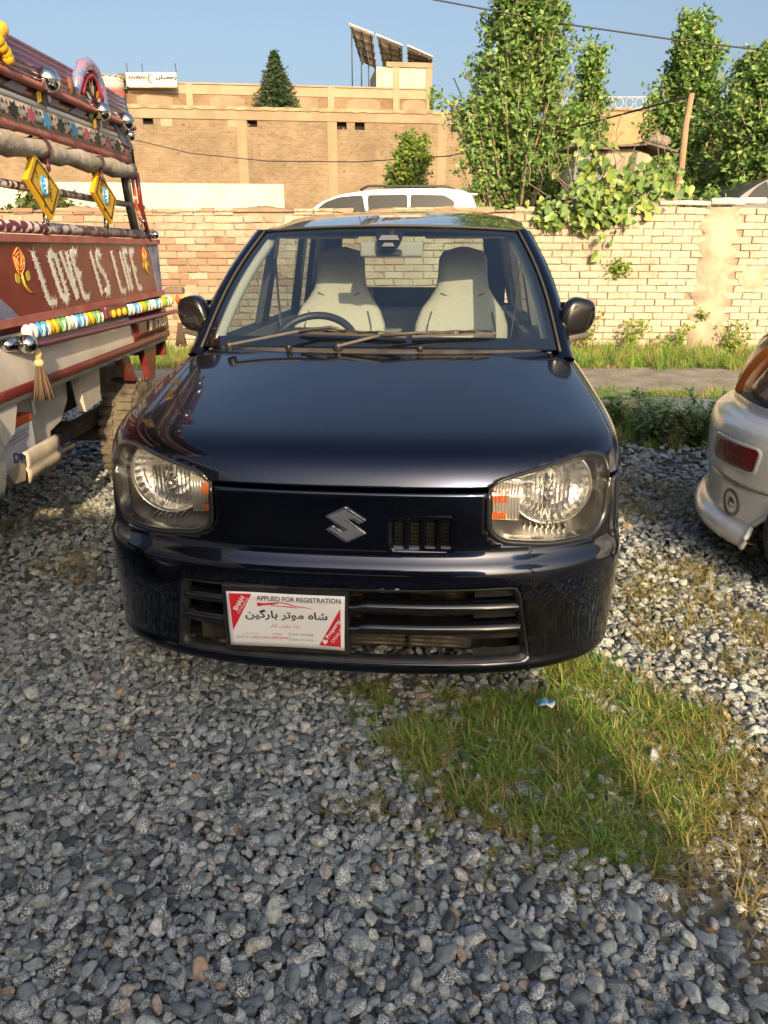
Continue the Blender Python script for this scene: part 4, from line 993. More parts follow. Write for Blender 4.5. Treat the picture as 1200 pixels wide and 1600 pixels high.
# ------------------------------------------------------------------ foliage
def leafcloud(P, size, up=.5, seed=1, cols=None, aspect=.62, shade=None, droop=.3):
    """one folded leaf of four corners for each point"""
    q = np.random.default_rng(seed); n = len(P); s = size*q.uniform(.65,1.25,n)[:,None]
    d = q.normal(0,1,(n,3)); d[:,2] = d[:,2]*.6-droop; d /= np.linalg.norm(d,axis=1)[:,None]
    nr = q.normal(0,1,(n,3)); nr[:,2] += up*1.6; nr[:,1] -= .9; nr -= (nr*d).sum(1)[:,None]*d; nr /= np.linalg.norm(nr,axis=1)[:,None]+1e-9
    sd_ = np.cross(nr, d); V = np.empty((n,4,3)); fold = q.uniform(.05,.3,n)[:,None]
    V[:,0] = P-d*s*.5; V[:,1] = P+sd_*s*aspect*.5+nr*s*fold*.5-d*s*.05; V[:,2] = P+d*s*.55; V[:,3] = P-sd_*s*aspect*.5+nr*s*fold*.5-d*s*.05
    F = np.arange(4*n).reshape(n,4)
    F3 = np.concatenate([F[:,[0,1,2]], F[:,[0,2,3]]])
    cols = np.array(cols); c = cols[q.integers(0,len(cols),n)]*q.uniform(.75,1.25,n)[:,None]
    C = np.repeat(np.c_[c, np.ones(n)][:,None,:], 4, axis=1).reshape(-1,4)
    return V.reshape(-1,3), F3, C
leafm = leaf_mat('tree leaf', None, .45, .38, attr='Col')
bark = M('bark', (.16,.12,.085), .95, c2=(.26,.21,.16), ns=12, bump=.8, bs=30)
GREENS = [(.16,.30,.07),(.21,.37,.09),(.12,.24,.06),(.29,.42,.13),(.19,.33,.095),(.10,.20,.05),(.32,.38,.13)]
YGREEN = [(.19,.30,.055),(.24,.34,.06),(.15,.25,.045),(.28,.35,.08)]
def tree(label, base, H, prof, nb, twigs, per, leaf, cols, seed, lean=(0,0), trunk_r=.09, spread=.2, cat='tree', name='leafy_tree', rise=(.35,TZ), group=None, bias=None):
    """prof: crown radius at fractions of the height; branches climb towards the envelope, twigs carry the leaves"""
    q = random.Random(seed); rg = np.random.default_rng(seed); base = Vector(base)
    T = root(name, label, cat, base, 0, group)
    tr = [Vector((lean[0]*t*H+.05*sin(5*t+seed), lean[1]*t*H+.05*cos(4*t+seed)*t, H*.93*t)) for t in lin(0,1,9)]
    g = G(); g.tube(tr, [trunk_r*(1-.85*t)+.008 for t in lin(0,1,9)], 9)
    f = lambda h: float(np.interp(h, [a for a,_ in prof], [b for _,b in prof]))
    pts_ = []
    for b_ in range(nb):
        h0 = q.uniform(prof[0][0]*.8, .9)**.9; a = q.uniform(0,2*pi); t = h0
        p0 = Vector((lean[0]*t*H+.05*sin(5*t+seed), lean[1]*t*H, H*.93*t)); h1 = min(.985, h0+q.uniform(*rise)*(1-h0)*.8+.03)
        rad = f(h1)*q.uniform(.5,1.02)*(1+.22*sin(2*a+9*h1+seed)+.12*sin(5*a+17*h1)); sqz = .8
        p2 = Vector((lean[0]*h1*H+rad*cos(a), lean[1]*h1*H+rad*sqz*sin(a), H*h1)); p1 = p0.lerp(p2,.45)+Vector((.12*rad*cos(a), .12*rad*sin(a), -.05*H*(h1-h0)))
        br = [p0, p1, p2]; g.tube(br, [trunk_r*.38*(1-h0*.6), trunk_r*.22*(1-h0*.5), .006], 6)
        for k in range(twigs):
            t = q.uniform(.25,1.0); c = p0*(1-t)**2+2*t*(1-t)*p1+p2*t*t
            dv = Vector((q.gauss(0,1), q.gauss(0,1), q.gauss(.6,.6))); dv.normalize(); l = spread*q.uniform(.7,1.5)
            e = c+dv*l; g.tube([c, e], [.008,.003], 4, cap=False)
            m_ = int(per*q.uniform(.6,1.3)); u = rg.beta(1.5,1.1,m_)[:,None]
            pts_.append(np.array(c)*(1-u)+np.array(e)*u+rg.normal(0,spread*.30,(m_,3)))
    # inner leaves along the upper trunk
    g.build('trunk', bark, T)
    Pn = np.concatenate(pts_); V, F, C = leafcloud(Pn, leaf, seed=seed, cols=cols)
    np_mesh('crown', V, F, leafm, T, C)
    return T
tree('tall leafy tree with several upright tops behind the brick wall', (2.62,15.6,TZ), 5.5, [(.04,1.15),(.25,1.3),(.42,1.35),(.60,1.25),(.75,1.08),(.88,.8),(.96,.48),(1,.1)], 180, 8, 24, .105, GREENS, 3, trunk_r=.13, spread=.24)
tree('slim young tree beside the tall one, before the far brick house', (4.35,17.4,TZ), 4.85, [(.1,TZ),(.3,.85),(.5,.7),(.7,.5),(.85,.36),(1,.08)], 52, 7, 22, .105, GREENS, 5, trunk_r=.07, spread=.22)
tree('dense leafy tree at the right edge with a pointed top', (6.15,16.6,TZ), 5.15, [(.05,1.05),(.25,1.0),(.5,.95),(.7,TZ),(.85,.5),(1,.10)], 140, 8, 23, .11, GREENS, 9, trunk_r=.12, spread=.24)
tree('dense leafy tree half out of frame at the right edge', (7.35,15.2,TZ), 4.3, [(.05,1.25),(.3,1.4),(.55,1.25),(.75,.95),(.9,.6),(1,.15)], 165, 8, 23, .11, GREENS, 13, trunk_r=.13, spread=.25)
tree('leafy tree between the two trees at the right edge, set farther back', (8.35,18.4,TZ), 5.0, [(.05,1.5),(.3,1.7),(.6,1.45),(.8,1.0),(1,.2)], 150, 7, 22, .11, GREENS, 15, trunk_r=.12, spread=.26)
tree('unseen young tree added behind the photographer to shade the gravel', (3.15,-2.2,0), 3.7, [(.55,.55),(.65,.85),(.8,.8),(.92,.5),(1,.15)], 60, 7, 22, .11, GREENS, 33, trunk_r=.06, spread=.24)  # added out of view, crown set to shade the gravel between the cars
tree('round yellow-green bush tree before the big brick building', (.72,21.5,TZ), 3.72, [(.05,.78),(.3,.95),(.55,.92),(.75,.72),(.9,.45),(1,.12)], 80, 7, 20, .115, YGREEN, 17, trunk_r=.07, spread=.2, name='bush_tree')
tree('low leafy bush behind the wall at the foot of the tall tree', (3.7,13.2,TZ), 1.75, [(.05,TZ),(.4,.95),(.7,.8),(1,.3)], 36, 6, 14, .11, YGREEN, 21, trunk_r=.04, spread=.18, cat='bush', name='bush')
tree('dark leafy bush behind the wall under the right-hand trees', (5.35,13.4,TZ), 1.7, [(.05,.9),(.4,1.1),(.7,.95),(1,.4)], 40, 6, 14, .11, GREENS, 23, trunk_r=.04, spread=.18, cat='bush', name='bush')
tree('small bush over the wall seen through the painted pickup frame', (-5.0,11.6,TZ), 1.55, [(.1,.7),(.4,.95),(.7,.9),(1,.3)], 34, 6, 13, .09, [(.08,.12,.03),(.11,.15,.035)], 27, trunk_r=.03, spread=.17, cat='bush', name='bush')
# conifer: tiers of drooping sprays
def conifer(base, H, Rb):
    T = root('conifer_tree', 'dark green conifer rising before the roof terrace of the big building', 'tree', base)
    q = random.Random(2); g = G(); g.tube([(0,0,0),(0,0,H*.5),(0,0,H)], [.14,.09,.015], 8); pts_ = []
    for k in range(34):
        t = k/33; h = H*(.05+.93*t); r_ = Rb*(1-t)**.85+.05
        for b_ in range(11):
            a = 2*pi*b_/11+k*.9+q.uniform(-.2,.2); l = r_*q.uniform(.75,1.08); e = Vector((l*cos(a), l*sin(a), h-.12*l+.10*l*l)); g.tube([(0,0,h), e], [.02,.005], 4, cap=False)
            for s_ in range(int(9+16*l)):
                u = q.uniform(.15,1.0); pts_.append((e.x*u+q.gauss(0,.07), e.y*u+q.gauss(0,.07), h+(e.z-h)*u+q.gauss(0,.05)))
    g.build('trunk', bark, T)
    V, F, C = leafcloud(np.array(pts_), .22, up=.2, seed=6, cols=[(.05,.10,.04),(.075,.125,.05),(.04,.08,.04)], aspect=.25, droop=.0); np_mesh('crown', V, F, leafm, T, C)
b0 = at(432,160,39.6); conifer((b0.x, 39.6, 7.3), 2.8, 1.3)

# climbing plant with broad leaves over the wall
def heart(g, c, d, nr, s):
    sd_ = nr.cross(d); sh_ = [(0,-.10),(.30,-.28),(.50,-.05),(.46,.22),(.26,.50),(0,.78),(-.26,.50),(-.46,.22),(-.50,-.05),(-.30,-.28)]
    v = [c+sd_*(a*s)+d*(b*s)+nr*(abs(a)*s*.25) for a, b in sh_]; g.add([c+d*(.15*s)]+v, [(0,i+1,(i+1) % 10+1) for i in range(10)])
vine_m = [M('vine leaf %d' % k, c, .45, c2=tuple(v*1.35 for v in c), ns=3, sub=0) for k, c in enumerate([(.10,.17,.035),(.16,.22,.045),(.065,.12,.03),(.26,.26,.05)])]
def vine(label, boxes, n, size, seed, stems):
    q = random.Random(seed); T = root('climbing_vine', label, 'vine', (boxes[0][0], WALL_Y-.05, 0)); O = Vector((boxes[0][0], WALL_Y-.05, 0))
    gs = [G() for _ in range(4)]; big = []
    for (cx, cy, cz, rx, ry, rz, wt) in boxes:
        for k in range(int(n*wt)):
            p = Vector((cx+q.gauss(0,rx), cy+q.gauss(0,ry), cz+q.gauss(0,rz)))
            if p.z < 1.88 and p.y > WALL_Y-.06: p.y = WALL_Y-.07-q.random()*.08
            d = Vector((q.gauss(0,.7), q.gauss(-.2,.4), q.gauss(-.7,.5))).normalized(); nr = Vector((q.gauss(0,.5), q.gauss(-.9,.4), q.gauss(.5,.5))); nr = (nr-d*nr.dot(d)).normalized()
            m_ = q.choices(range(4), (5,4,3,.7))[0]; s_ = size*q.uniform(.5,1.3)
            if s_ > size*1.08 and len(big) < 60: big.append((p, d, nr, s_, m_))
            else: heart(gs[m_], p-O, d, nr, s_)
    for m_, g in enumerate(gs):
        if g.v: tag(g.build('leaves', vine_m[m_], T), kind='stuff')
    for p, d, nr, s_, m_ in big:
        g = G(); heart(g, Vector((0,0,0)), d, nr, s_); g.build('leaf', vine_m[m_], T, loc=p-O)
    g = G()
    for k in range(stems):
        b_ = q.choice(boxes); P = [Vector((b_[0]+q.gauss(0,b_[3]), b_[1], b_[2]-b_[5]*1.2+q.gauss(0,.1)))]
        for _ in range(5): P.append(P[-1]+Vector((q.gauss(0,.12), q.gauss(0,.05), .17)))
        g.tube([p-O for p in P], .006, 5)
    g.build('stem', bark, T)
c1 = at(930,330,WALL_Y); c2 = at(965,300,WALL_Y+.2); c3 = at(1030,285,WALL_Y+.5); c4 = at(860,335,WALL_Y); c5 = at(925,255,WALL_Y+.6)
vine('broad-leaved climber hanging over the brick wall before the grey shack',
     [(c1.x,c1.y-.1,c1.z+.08,.24,.12,.16,1.2),(c2.x,c2.y,c2.z,.25,.15,.14,1.3),(c3.x,c3.y,c3.z+.02,.15,.15,.13,.6),(c4.x,c4.y-.05,c4.z+.02,.12,.08,.10,.45),(c5.x,c5.y,c5.z,.14,.15,.18,.5)], 165, .115, 31, 16)
for (px, py, lb) in ((968,420,'small green plant rooted in a hole of the brick wall'),(1097,490,'tiny green plant growing at the edge of the plaster pier')):
    p = at(px, py, WALL_Y-.06); q = np.random.default_rng(px); n = 130 if px < 1000 else 50
    T = root('wall_plant', lb, 'plant', p); V, F, C = leafcloud(q.normal(0,1,(n,3))*np.array([.07 if n > 60 else .04,.03,.06 if n > 60 else .04])-np.array([0,.03,0]), .06, seed=px, cols=YGREEN); np_mesh('leaves', V, F, leafm, T, C)
    G().tube([(0,.06,-.03),(0,0,.02)], .01, 5).build('stem', bark, T)
# creepers and weeds at the wall's foot
for k, (x, h, lb) in enumerate([(2.75,.62,'yellowing weed stems against the wall beside the mirror'),(3.35,.48,'leafy weed at the foot of the wall before the pier'),(3.95,.36,'low bushy weed in the grass at the wall foot'),(4.75,.42,'broad-leaved weed in the grass right of the pier')]):
    T = root('weed_plant', lb, 'plant', (x, WALL_Y-.18, 0)); q = np.random.default_rng(100+k); g = G(); pts_ = []
    for s_ in range(7):
        e = np.array([q.normal(0,.17), q.normal(0,.04), h*q.uniform(.6,1.05)]); g.tube([(0,0,0), tuple(e*.5+np.array([.02,0,.03])), tuple(e)], .005, 4); u = q.uniform(.15,1,26)[:,None]; pts_.append(u*e+q.normal(0,.035,(26,3)))
    g.build('stem', vine_m[3], T); V, F, C = leafcloud(np.concatenate(pts_), .06, seed=k, cols=YGREEN if k else [(.22,.23,.06),(.26,.24,.08)]); np_mesh('leaves', V, F, leafm, T, C)
# feathery weeds in the shade between the cars
def feather(label, pos, h, n, seed, spread=.3):
    q = random.Random(seed); T = root('weed_plant', label, 'plant', pos); st = G(); lf = G()
    for k in range(n):
        a = q.uniform(0,2*pi); e = Vector((spread*q.random()*cos(a), spread*q.random()*sin(a), h*q.uniform(.55,1.05))); st.tube([(0,0,0), e*.5+Vector((0,0,.04)), e], .004, 4)
        for j in range(9):
            c = e*(.2+.8*j/8); 
            for f_ in range(5):
                th = q.uniform(0,2*pi); d = Vector((cos(th), sin(th), q.uniform(-.3,.5))).normalized(); l = q.uniform(.06,.12); sd_ = d.cross(Vector((0,0,1))).normalized()*.013
                lf.add([c, c+d*l*.5+sd_, c+d*l, c+d*l*.5-sd_], [(0,1,2,3)])
    st.build('stem', vine_m[2], T); lf.build('leaves', weed_m, T)
weed_m = M('weed leaf', (.13,.25,.08), .5, c2=(.19,.31,.11), ns=6)
for k, (x, y, h, n) in enumerate([(1.98,5.15,.34,12),(2.25,5.05,.38,13),(2.5,5.2,.34,11),(1.85,5.6,.32,11),(2.15,5.6,.32,10),(2.72,5.3,.36,11)]):
    feather(['feathery weed nearest the black car, at the front of the weed clump','feathery weed in the middle front of the weed clump','tall feathery weed at the front right of the weed clump','low feathery weed beside the broken kerb stone','tall feathery weed before the middle of the concrete slab','feathery weed next to the silver bumper'][k], (x,y,0), h, n, 60+k)
slab_m = M('old concrete', (.50,.49,.46), .9, c2=(.38,.37,.34), ns=5, bump=.4, bs=30)
g = G(); pp = [(2.05,6.05),(2.2,5.82),(2.55,5.78),(2.9,5.86),(3.05,6.0),(2.95,6.3),(2.5,6.42),(2.15,6.3)]; g.prism(pp, 0, .10, lambda u, v, d: (u-2.5, v-6.1, d)); tag(g.build('concrete_slab', slab_m, loc=(2.5,6.1,.01), bevel=.02), 'pale concrete slab lying among the weeds', 'slab')
g = G(); g.obox((0,0,.07), (.20,.05,0), (-.02,.09,0), (.02,0,.07)); tag(g.build('kerb_stone', M('painted kerb', (.60,.56,.42), .85, c2=(.62,.55,.12), ns=7, lo=.5, hi=.56, dirt=(.4,.36,.28), ds=9), loc=(1.98,6.05,0), bevel=.015), 'broken kerb stone with flaking yellow paint', 'kerb stone')
g = G(); q = random.Random(3); P = [[(.012*(i-2)+q.uniform(-.004,.004), .011*(j-1.5)+q.uniform(-.004,.004), q.uniform(0,.018)) for j in range(4)] for i in range(5)]
g.grid(P); tag(g.build('plastic_wrapper', M('blue plastic', (.12,.42,.62), .3, c2=(.7,.75,.78), ns=30, lo=.45, hi=.55), loc=(.49,1.86,.05), solid=.001), 'crumpled blue plastic wrapper lying in the grass', 'litter')

q = np.random.default_rng(77); n = 150
FX = q.uniform(-1.7,1.8,n); FY = q.uniform(.9,4.2,n); V, F, C = leafcloud(np.c_[FX, FY, .035+lumpy(FX,FY)*.6+q.uniform(0,.012,n)], .024, up=2.5, seed=9, cols=[(.30,.19,.09),(.40,.30,.15),(.22,.13,.06),(.45,.36,.20)], aspect=.45, droop=0.0)
tag(np_mesh('fallen_leaves', V, F, leafm, None, C), 'small dry leaves and straw bits scattered over the gravel', 'leaves', kind='stuff')

# ------------------------------------------------------------------ the long brick building and what stands on its roof
def bricktex(name, c1, c2, mort, sc, wash=None):
    m = bpy.data.materials.new(name); m.use_nodes = True; t = m.node_tree; L = t.links.new; b = t.nodes['Principled BSDF']; b.inputs['Roughness'].default_value = .95; b.inputs['Specular IOR Level'].default_value = .15
    tc = nn(t, 'ShaderNodeTexCoord'); mp = nn(t, 'ShaderNodeMapping'); mp.inputs['Rotation'].default_value = (R(90),0,0); L(tc.outputs['Object'], mp.inputs['Vector'])
    br = nn(t, 'ShaderNodeTexBrick'); br.inputs['Scale'].default_value = sc; br.inputs['Color1'].default_value = (*c1,1); br.inputs['Color2'].default_value = (*c2,1); br.inputs['Mortar'].default_value = (*mort,1)
    br.inputs['Mortar Size'].default_value = .014; br.inputs['Brick Width'].default_value = .5; br.inputs['Row Height'].default_value = .17; L(mp.outputs[0], br.inputs['Vector'])
    n = nn(t, 'ShaderNodeTexNoise'); n.inputs['Scale'].default_value = .55; n.inputs['Detail'].default_value = 8; n.inputs['Roughness'].default_value = .65; L(tc.outputs['Object'], n.inputs['Vector'])
    r = nn(t, 'ShaderNodeMapRange'); r.inputs[1].default_value = .3; r.inputs[2].default_value = .7; r.inputs[3].default_value = .72; r.inputs[4].default_value = 1.22; L(n.outputs[0], r.inputs[0])
    h = nn(t, 'ShaderNodeHueSaturation'); L(r.outputs[0], h.inputs['Value']); L(br.outputs[0], h.inputs['Color'])
    n2 = nn(t, 'ShaderNodeTexNoise'); n2.inputs['Scale'].default_value = 3.2; n2.inputs['Detail'].default_value = 4; L(tc.outputs['Object'], n2.inputs['Vector'])
    r2 = nn(t, 'ShaderNodeMapRange'); r2.inputs[1].default_value = .66; r2.inputs[2].default_value = .74; r2.inputs[4].default_value = .7; L(n2.outputs[0], r2.inputs[0])
    x = nn(t, 'ShaderNodeMix', data_type='RGBA'); L(r2.outputs[0], x.inputs[0]); L(h.outputs[0], x.inputs[6]); x.inputs[7].default_value = (.20,.13,.08,1)
    L(x.outputs[2], b.inputs['Base Color']); bp = nn(t, 'ShaderNodeBump'); bp.inputs['Strength'].default_value = .5; bp.inputs['Distance'].default_value = .03; L(br.outputs['Fac'], bp.inputs['Height']); bp.invert = True; L(bp.outputs[0], b.inputs['Normal'])
    return m
bldm = bricktex('building brick', (.24,.182,.122), (.185,.133,.085), (.30,.24,.172), 2.1)
bldm2 = bricktex('terrace brick', (.24,.16,.10), (.19,.12,.075), (.31,.235,.16), 2.1)
cem = M('cement band', (.30,.235,.16), .95, c2=(.22,.17,.11), ns=.9, lo=.35, hi=.65, bump=.3, bs=9)
cemp = M('pale cement', (.35,.28,.195), .95, c2=(.29,.23,.155), ns=1.2)
grime = M('grimy coping', (.22,.165,.10), .95, c2=(.36,.27,.17), ns=1.7, lo=.4, hi=.6, aniso_scale=(1,1,.3))
wash = M('pale limewash', (.56,.54,.42), .9, c2=(.46,.45,.35), ns=1.1, lo=.4, hi=.65, dirt=(.45,.50,.40), ds=2.5, dlo=.58, dhi=.75, damt=.7)
BA = R(7.0); BO = Vector((-4.0, 38.0, 0)); BLD = root('brick_building', 'long tan brick building with small square openings and a roof terrace', 'building', BO, BA)
def bu(px, py, dep=0.0):
    """facade coordinates (along, z) of a pixel, on a plane dep metres behind the front"""
    dx = (px-600)/FPX; dv = -(py-800)/FPX; ry = cos(PITCH)+dv*sin(PITCH); rz = -sin(PITCH)+dv*cos(PITCH)
    nx, ny = -sin(BA), cos(BA); t = (BO.x*nx+BO.y*ny+dep)/(dx*nx+ry*ny); X = dx*t-BO.x; Y = ry*t-BO.y
    return (X*cos(BA)+Y*sin(BA), CAM_H+rz*t)
def holed(x0, x1, z0, z1, holes, y=0.0, depth=.35):
    """upright wall face with real openings and their reveals"""
    xs = sorted({x0,x1,*[h[0] for h in holes],*[h[1] for h in holes]}); zs = sorted({z0,z1,*[h[2] for h in holes],*[h[3] for h in holes]}); g = G()
    for a, b in zip(xs[:-1], xs[1:]):
        for c, d in zip(zs[:-1], zs[1:]):
            mx, mz = (a+b)/2, (c+d)/2
            if any(h[0] < mx < h[1] and h[2] < mz < h[3] for h in holes): continue
            g.add([(a,y,c),(b,y,c),(b,y,d),(a,y,d)], [(0,1,2,3)])
    for (a,b,c,d) in holes:
        g.add([(a,y,c),(b,y,c),(b,y,d),(a,y,d),(a,y+depth,c),(b,y+depth,c),(b,y+depth,d),(a,y+depth,d)], [(0,1,5,4),(1,2,6,5),(2,3,7,6),(3,0,4,7)])
    return g
holes = []; fills = []
for px, py, kind in ((231,188,0),(260,190,1),(365,191,1),(394,192,0),(534,196,0),(562,197,2),(712,200,0),(60,184,0),(330-20,191,9)):
    if kind == 9: continue
    u, z = bu(px, py); hw, hh = (.23,.17) if kind != 1 else (.25,.19)
    (fills if kind == 1 else holes).append((u-hw, u+hw, z-hh, z+hh))
ztop = bu(460,172)[1]
g = holed(-27, 11, .4, ztop-.45, holes); g.build('facade', bldm, BLD)
g = G(); g.box(-27,11,-.05,.4,ztop-.45,ztop); g.build('roof_band', cem, BLD)
g = G(); P = []
for i in range(120):
    x = -27+38*i/119; h = .05+.05*abs(sin(i*2.1)); P.append([(x,-.10,ztop-.02-.06*abs(sin(i*1.3))),(x,-.10,ztop+h),(x,.45,ztop+h),(x,.45,ztop-.02)])
g.grid(P, False); g.build('coping', grime, BLD)
g = G(); g.box(-27,11,.6,12,.4,ztop-.02); g.build('rear_block', cem, BLD)
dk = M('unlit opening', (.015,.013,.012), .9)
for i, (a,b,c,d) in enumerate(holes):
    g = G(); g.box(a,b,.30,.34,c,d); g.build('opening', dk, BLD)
for (a,b,c,d) in fills:
    g = G(); g.box(a,b,-.012,.05,c,d); f_ = g.build('blocked_window', cemp, BLD)
    g = G(); g.box(a-.05,b+.05,-.03,.0-.013,d,d+.05); g.build('lintel', cem, f_)
for px in (380, 520, 690):
    u = bu(px,250)[0]; g = G(); g.box(u-.22,u+.22,-.02,.02,.4,ztop-.45); g.build('concrete_column', M('column cement', (.30,.225,.145), .95, c2=(.255,.185,.115), ns=2) if px == 380 else bpy.data.materials['column cement'], BLD)
u0 = bu(-40,286)[0]; u1 = bu(443,291)[0]; zz = bu(340,287)[1]
g = G(); g.box(u0,u1,-.022,.02,.4,zz); g.build('limewashed_band', wash, BLD)
q = random.Random(12); holm = M('putlog', (.17,.11,.065), .95)
for k in range(110):                                        # putlog holes: flat squares, the shade of a recess painted dark
    u = q.uniform(bu(205,250)[0], bu(715,250)[0]); z = q.choice([zz+.5,zz+.9,zz+1.3,zz+1.7,zz+2.1,zz+2.4])+q.uniform(-.12,.12); s_ = q.uniform(.02,.055)
    g = G(); g.box(u-s_,u+s_,-.006,.02,z-s_,z+s_); g.build('putlog_hole', holm, BLD)
# terrace, three metres behind the front
D = 3.0
ua, za = bu(150,140,D); ub, zb = bu(675,130,D); zt = bu(400,134,D)[1]; zb0 = ztop-.1; zlow = bu(400,160,D)[1]
g = G(); g.box(ua,ub,D,D+.3,zb0,zt); g.build('terrace_wall', bldm2, BLD)
g = G(); g.box(ua,ub,D-.03,D-.002,zt-.42,zt-.02); g.build('terrace_band', cemp, BLD)
g = G(); g.box(ua-.1,ub+.02,D-.08,D+.35,zt,zt+.07); g.build('terrace_coping', cemp, BLD)
g = G(); g.box(ua,ub,D-.035,D-.002,zb0,zb0+.45); g.build('terrace_foot', cem, BLD)
for px in (296, 517, 619, 671):
    u = bu(px,150,D)[0]; g = G(); g.box(u-.16,u+.16,D-.07,D-.036,zb0,zt-.005); g.build('pilaster', cemp, BLD)
for px in (242,355,470,568,647):
    u, z = bu(px,157,D); hw = .85 if px < 600 else .6; 
    pp = [(u-hw,zb0+.46),(u+hw,zb0+.46),(u+hw,zb0+1.0),(u+hw*.55,zb0+1.32),(u-hw*.55,zb0+1.32),(u-hw,zb0+1.0)]; pp = [(a, min(b, zt-.46)) for a, b in pp]
    g = G(); g.prism(pp, D-.001, D-.026, lambda a, b, d: (a, d, b)); g.build('niche_panel', cem, BLD)
ut0, zt0 = bu(588,103,D); ut1, zt1 = bu(675,99,D)
g = G(); g.box(ut0,ut1,D-.02,D+3,zt+.07,zt1-.22); tw = g.build('stair_tower', M('tower white', (.52,.47,.36), .9, c2=(.44,.39,.29), ns=2), BLD)
um = bu(619,110,D)[0]; up_ = bu(605,110,D)[0]
g = G(); g.box(um-.5,ut1+.05,D-.10,D+3.05,zt1-.22,zt1); g.build('tower_coping', cem, tw)
for u in (um, ut1-.15): g = G(); g.box(u-.16,u+.16,D-.075,D-.022,zt+.07,zt1-.22); g.build('tower_pilaster', cemp, tw)
q = np.random.default_rng(5); u, z = bu(673,160,D); T = G()
V, F, C = leafcloud(np.c_[q.normal(u+.05,.07,220), q.normal(D-.2,.06,220), q.uniform(z-.75,z+.7,220)], .12, seed=4, cols=GREENS)
np_mesh('wall_creeper', V, F, leafm, BLD, C)
# solar arrays, seen from underneath
back = M('panel backing', (.68,.58,.46), .6, c2=(.58,.49,.38), ns=1.5); cellm = M('solar cells', (.012,.018,.05), .15, coat=1); alu = M('aluminium', (.62,.62,.62), .35, .9); ironm = M('painted iron', (.05,.055,.06), .6)
def solar(label, tl, tr, br, bl, legs):
    Yt, Yb = 41.6, 43.4; P = [at(*tl,Yt), at(*tr,Yt+.6), at(*br,Yb+.6), at(*bl,Yb)]; O = P[3].copy(); T = root('solar_panel', label, 'solar panel', O, 0, 'solar arrays on the building roof')
    L_ = lambda s_, t_: (P[0].lerp(P[1],s_)).lerp(P[3].lerp(P[2],s_), t_)-O
    nrm = (P[1]-P[0]).cross(P[3]-P[0]).normalized(); 
    if nrm.z < 0: nrm = -nrm
    k = 0
    for i in range(2):
        for j in range(3):
            g = G(); c = [L_(.5*i+.01, j/3+.01), L_(.5*i+.49, j/3+.01), L_(.5*i+.49, j/3+.32), L_(.5*i+.01, j/3+.32)]; g.add(c+[p+nrm*.04 for p in c], [(0,1,2,3),(4,7,6,5),(0,4,5,1),(1,5,6,2),(2,6,7,3),(3,7,4,0)]); g.build('module', back, T)
            g = G(); g.add([p+nrm*.045 for p in c], [(0,1,2,3)]); g.build('cells', cellm, T)
    g = G(); g.bar(L_(0,0)+nrm*.05, L_(1,0)+nrm*.05, .06, .06); g.build('edge_rail', alu, T)
    for t_ in (.06,.30,.52,.74,.95): g = G(); g.bar(L_(0,t_)-nrm*.05, L_(1,t_)-nrm*.05, .035, .05); g.build('purlin', ironm, T)
    for s_ in (.12,.5,.88): g = G(); g.bar(L_(s_,0)-nrm*.12, L_(s_,1)-nrm*.12, .06, .07); g.build('rafter', ironm, T)
    for s_, t_ in legs:
        p = L_(s_,t_)-nrm*.14; g = G(); g.tube([p, (p.x, p.y, zt-O.z)], .035, 6); g.build('leg', ironm, T)
    p = L_(.12,.05)-nrm*.14; r_ = L_(.5,.9)-nrm*.14; g = G(); g.tube([p, r_], .025, 5); g.build('brace', ironm, T)
solar('leftmost solar array on the roof, standing on long iron legs', (545,38), (583,53), (589,108), (563,96), [(.08,.05),(.08,.95),(.3,.5),(.5,.95)])
solar('middle solar array on the building roof', (588,55), (629,72), (630,104), (598,104), [(.1,.95),(.9,.95)])
solar('rightmost solar array, low above the stair tower', (636,72), (676,90), (676,104), (637,104), [(.1,.95),(.9,.95)])
# roof sign with its lettering
s0 = at(196,113,39.6); s1 = at(277,135,39.6); SO = Vector((s0.x, 39.6, s1.z)); SW, SH = s1.x-s0.x, s0.z-s1.z
SG = root('roof_sign', 'white sign board with a red crescent on the brick building roof', 'sign', SO)
g = G(); g.box(0,SW,0,.12,0,SH); g.build('board', M('sign board', (.56,.55,.50), .6), SG)
g = G(); g.box(-.35,-.02,.05,.4,-.1,SH-.02); g.build('side_panel', M('sign side', (.10,.09,.08), .7), SG)
g = G(); g.box(.1,SW,-.02,-.001+.0,-.06,-.005); g.build('ledge', grime, SG)
sp = lambda u, v: (u, -.006, v)
textmesh('RAHMAN', sp, .12, .98, SH*.64, SH*.26, bold=.05).build('lettering', M('sign grey', (.12,.05,.045), .7), SG)
textmesh('MEDICAL CENTRE', sp, .12, .98, SH*.42, SH*.07).build('lettering', M('sign red', (.45,.10,.07), .7), SG)
textmesh('\ufee5\ufe8e\u0640\u0640\ufee4\ufea3\ufead', sp, 1.42, 2.42, SH*.64, SH*.42, bold=.05).build('lettering', M('sign ink', (.02,.016,.016), .7), SG)
g = G(); g.box(1.6,2.3,-.007,-.003,SH*.36,SH*.40); g.build('small_print', bpy.data.materials['sign grey'], SG)
g = G(); cc = [(1.18+.16*cos(a), SH*.55+.19*sin(a)) for a in lin(R(50),R(310),20)]+[(1.225+.12*cos(a), SH*.55+.145*sin(a)) for a in lin(R(300),R(60),20)]
g.add([sp(*p) for p in cc], [tuple(range(len(cc)))]); g.build('crescent', bpy.data.materials['sign red'], SG)
for u in (.05,.78,2.38): g = G(); g.tube([(u,.2,SH-.1),(u-.03,.2,SH+.42)], .022, 5); g.build('rod', ironm, SG)
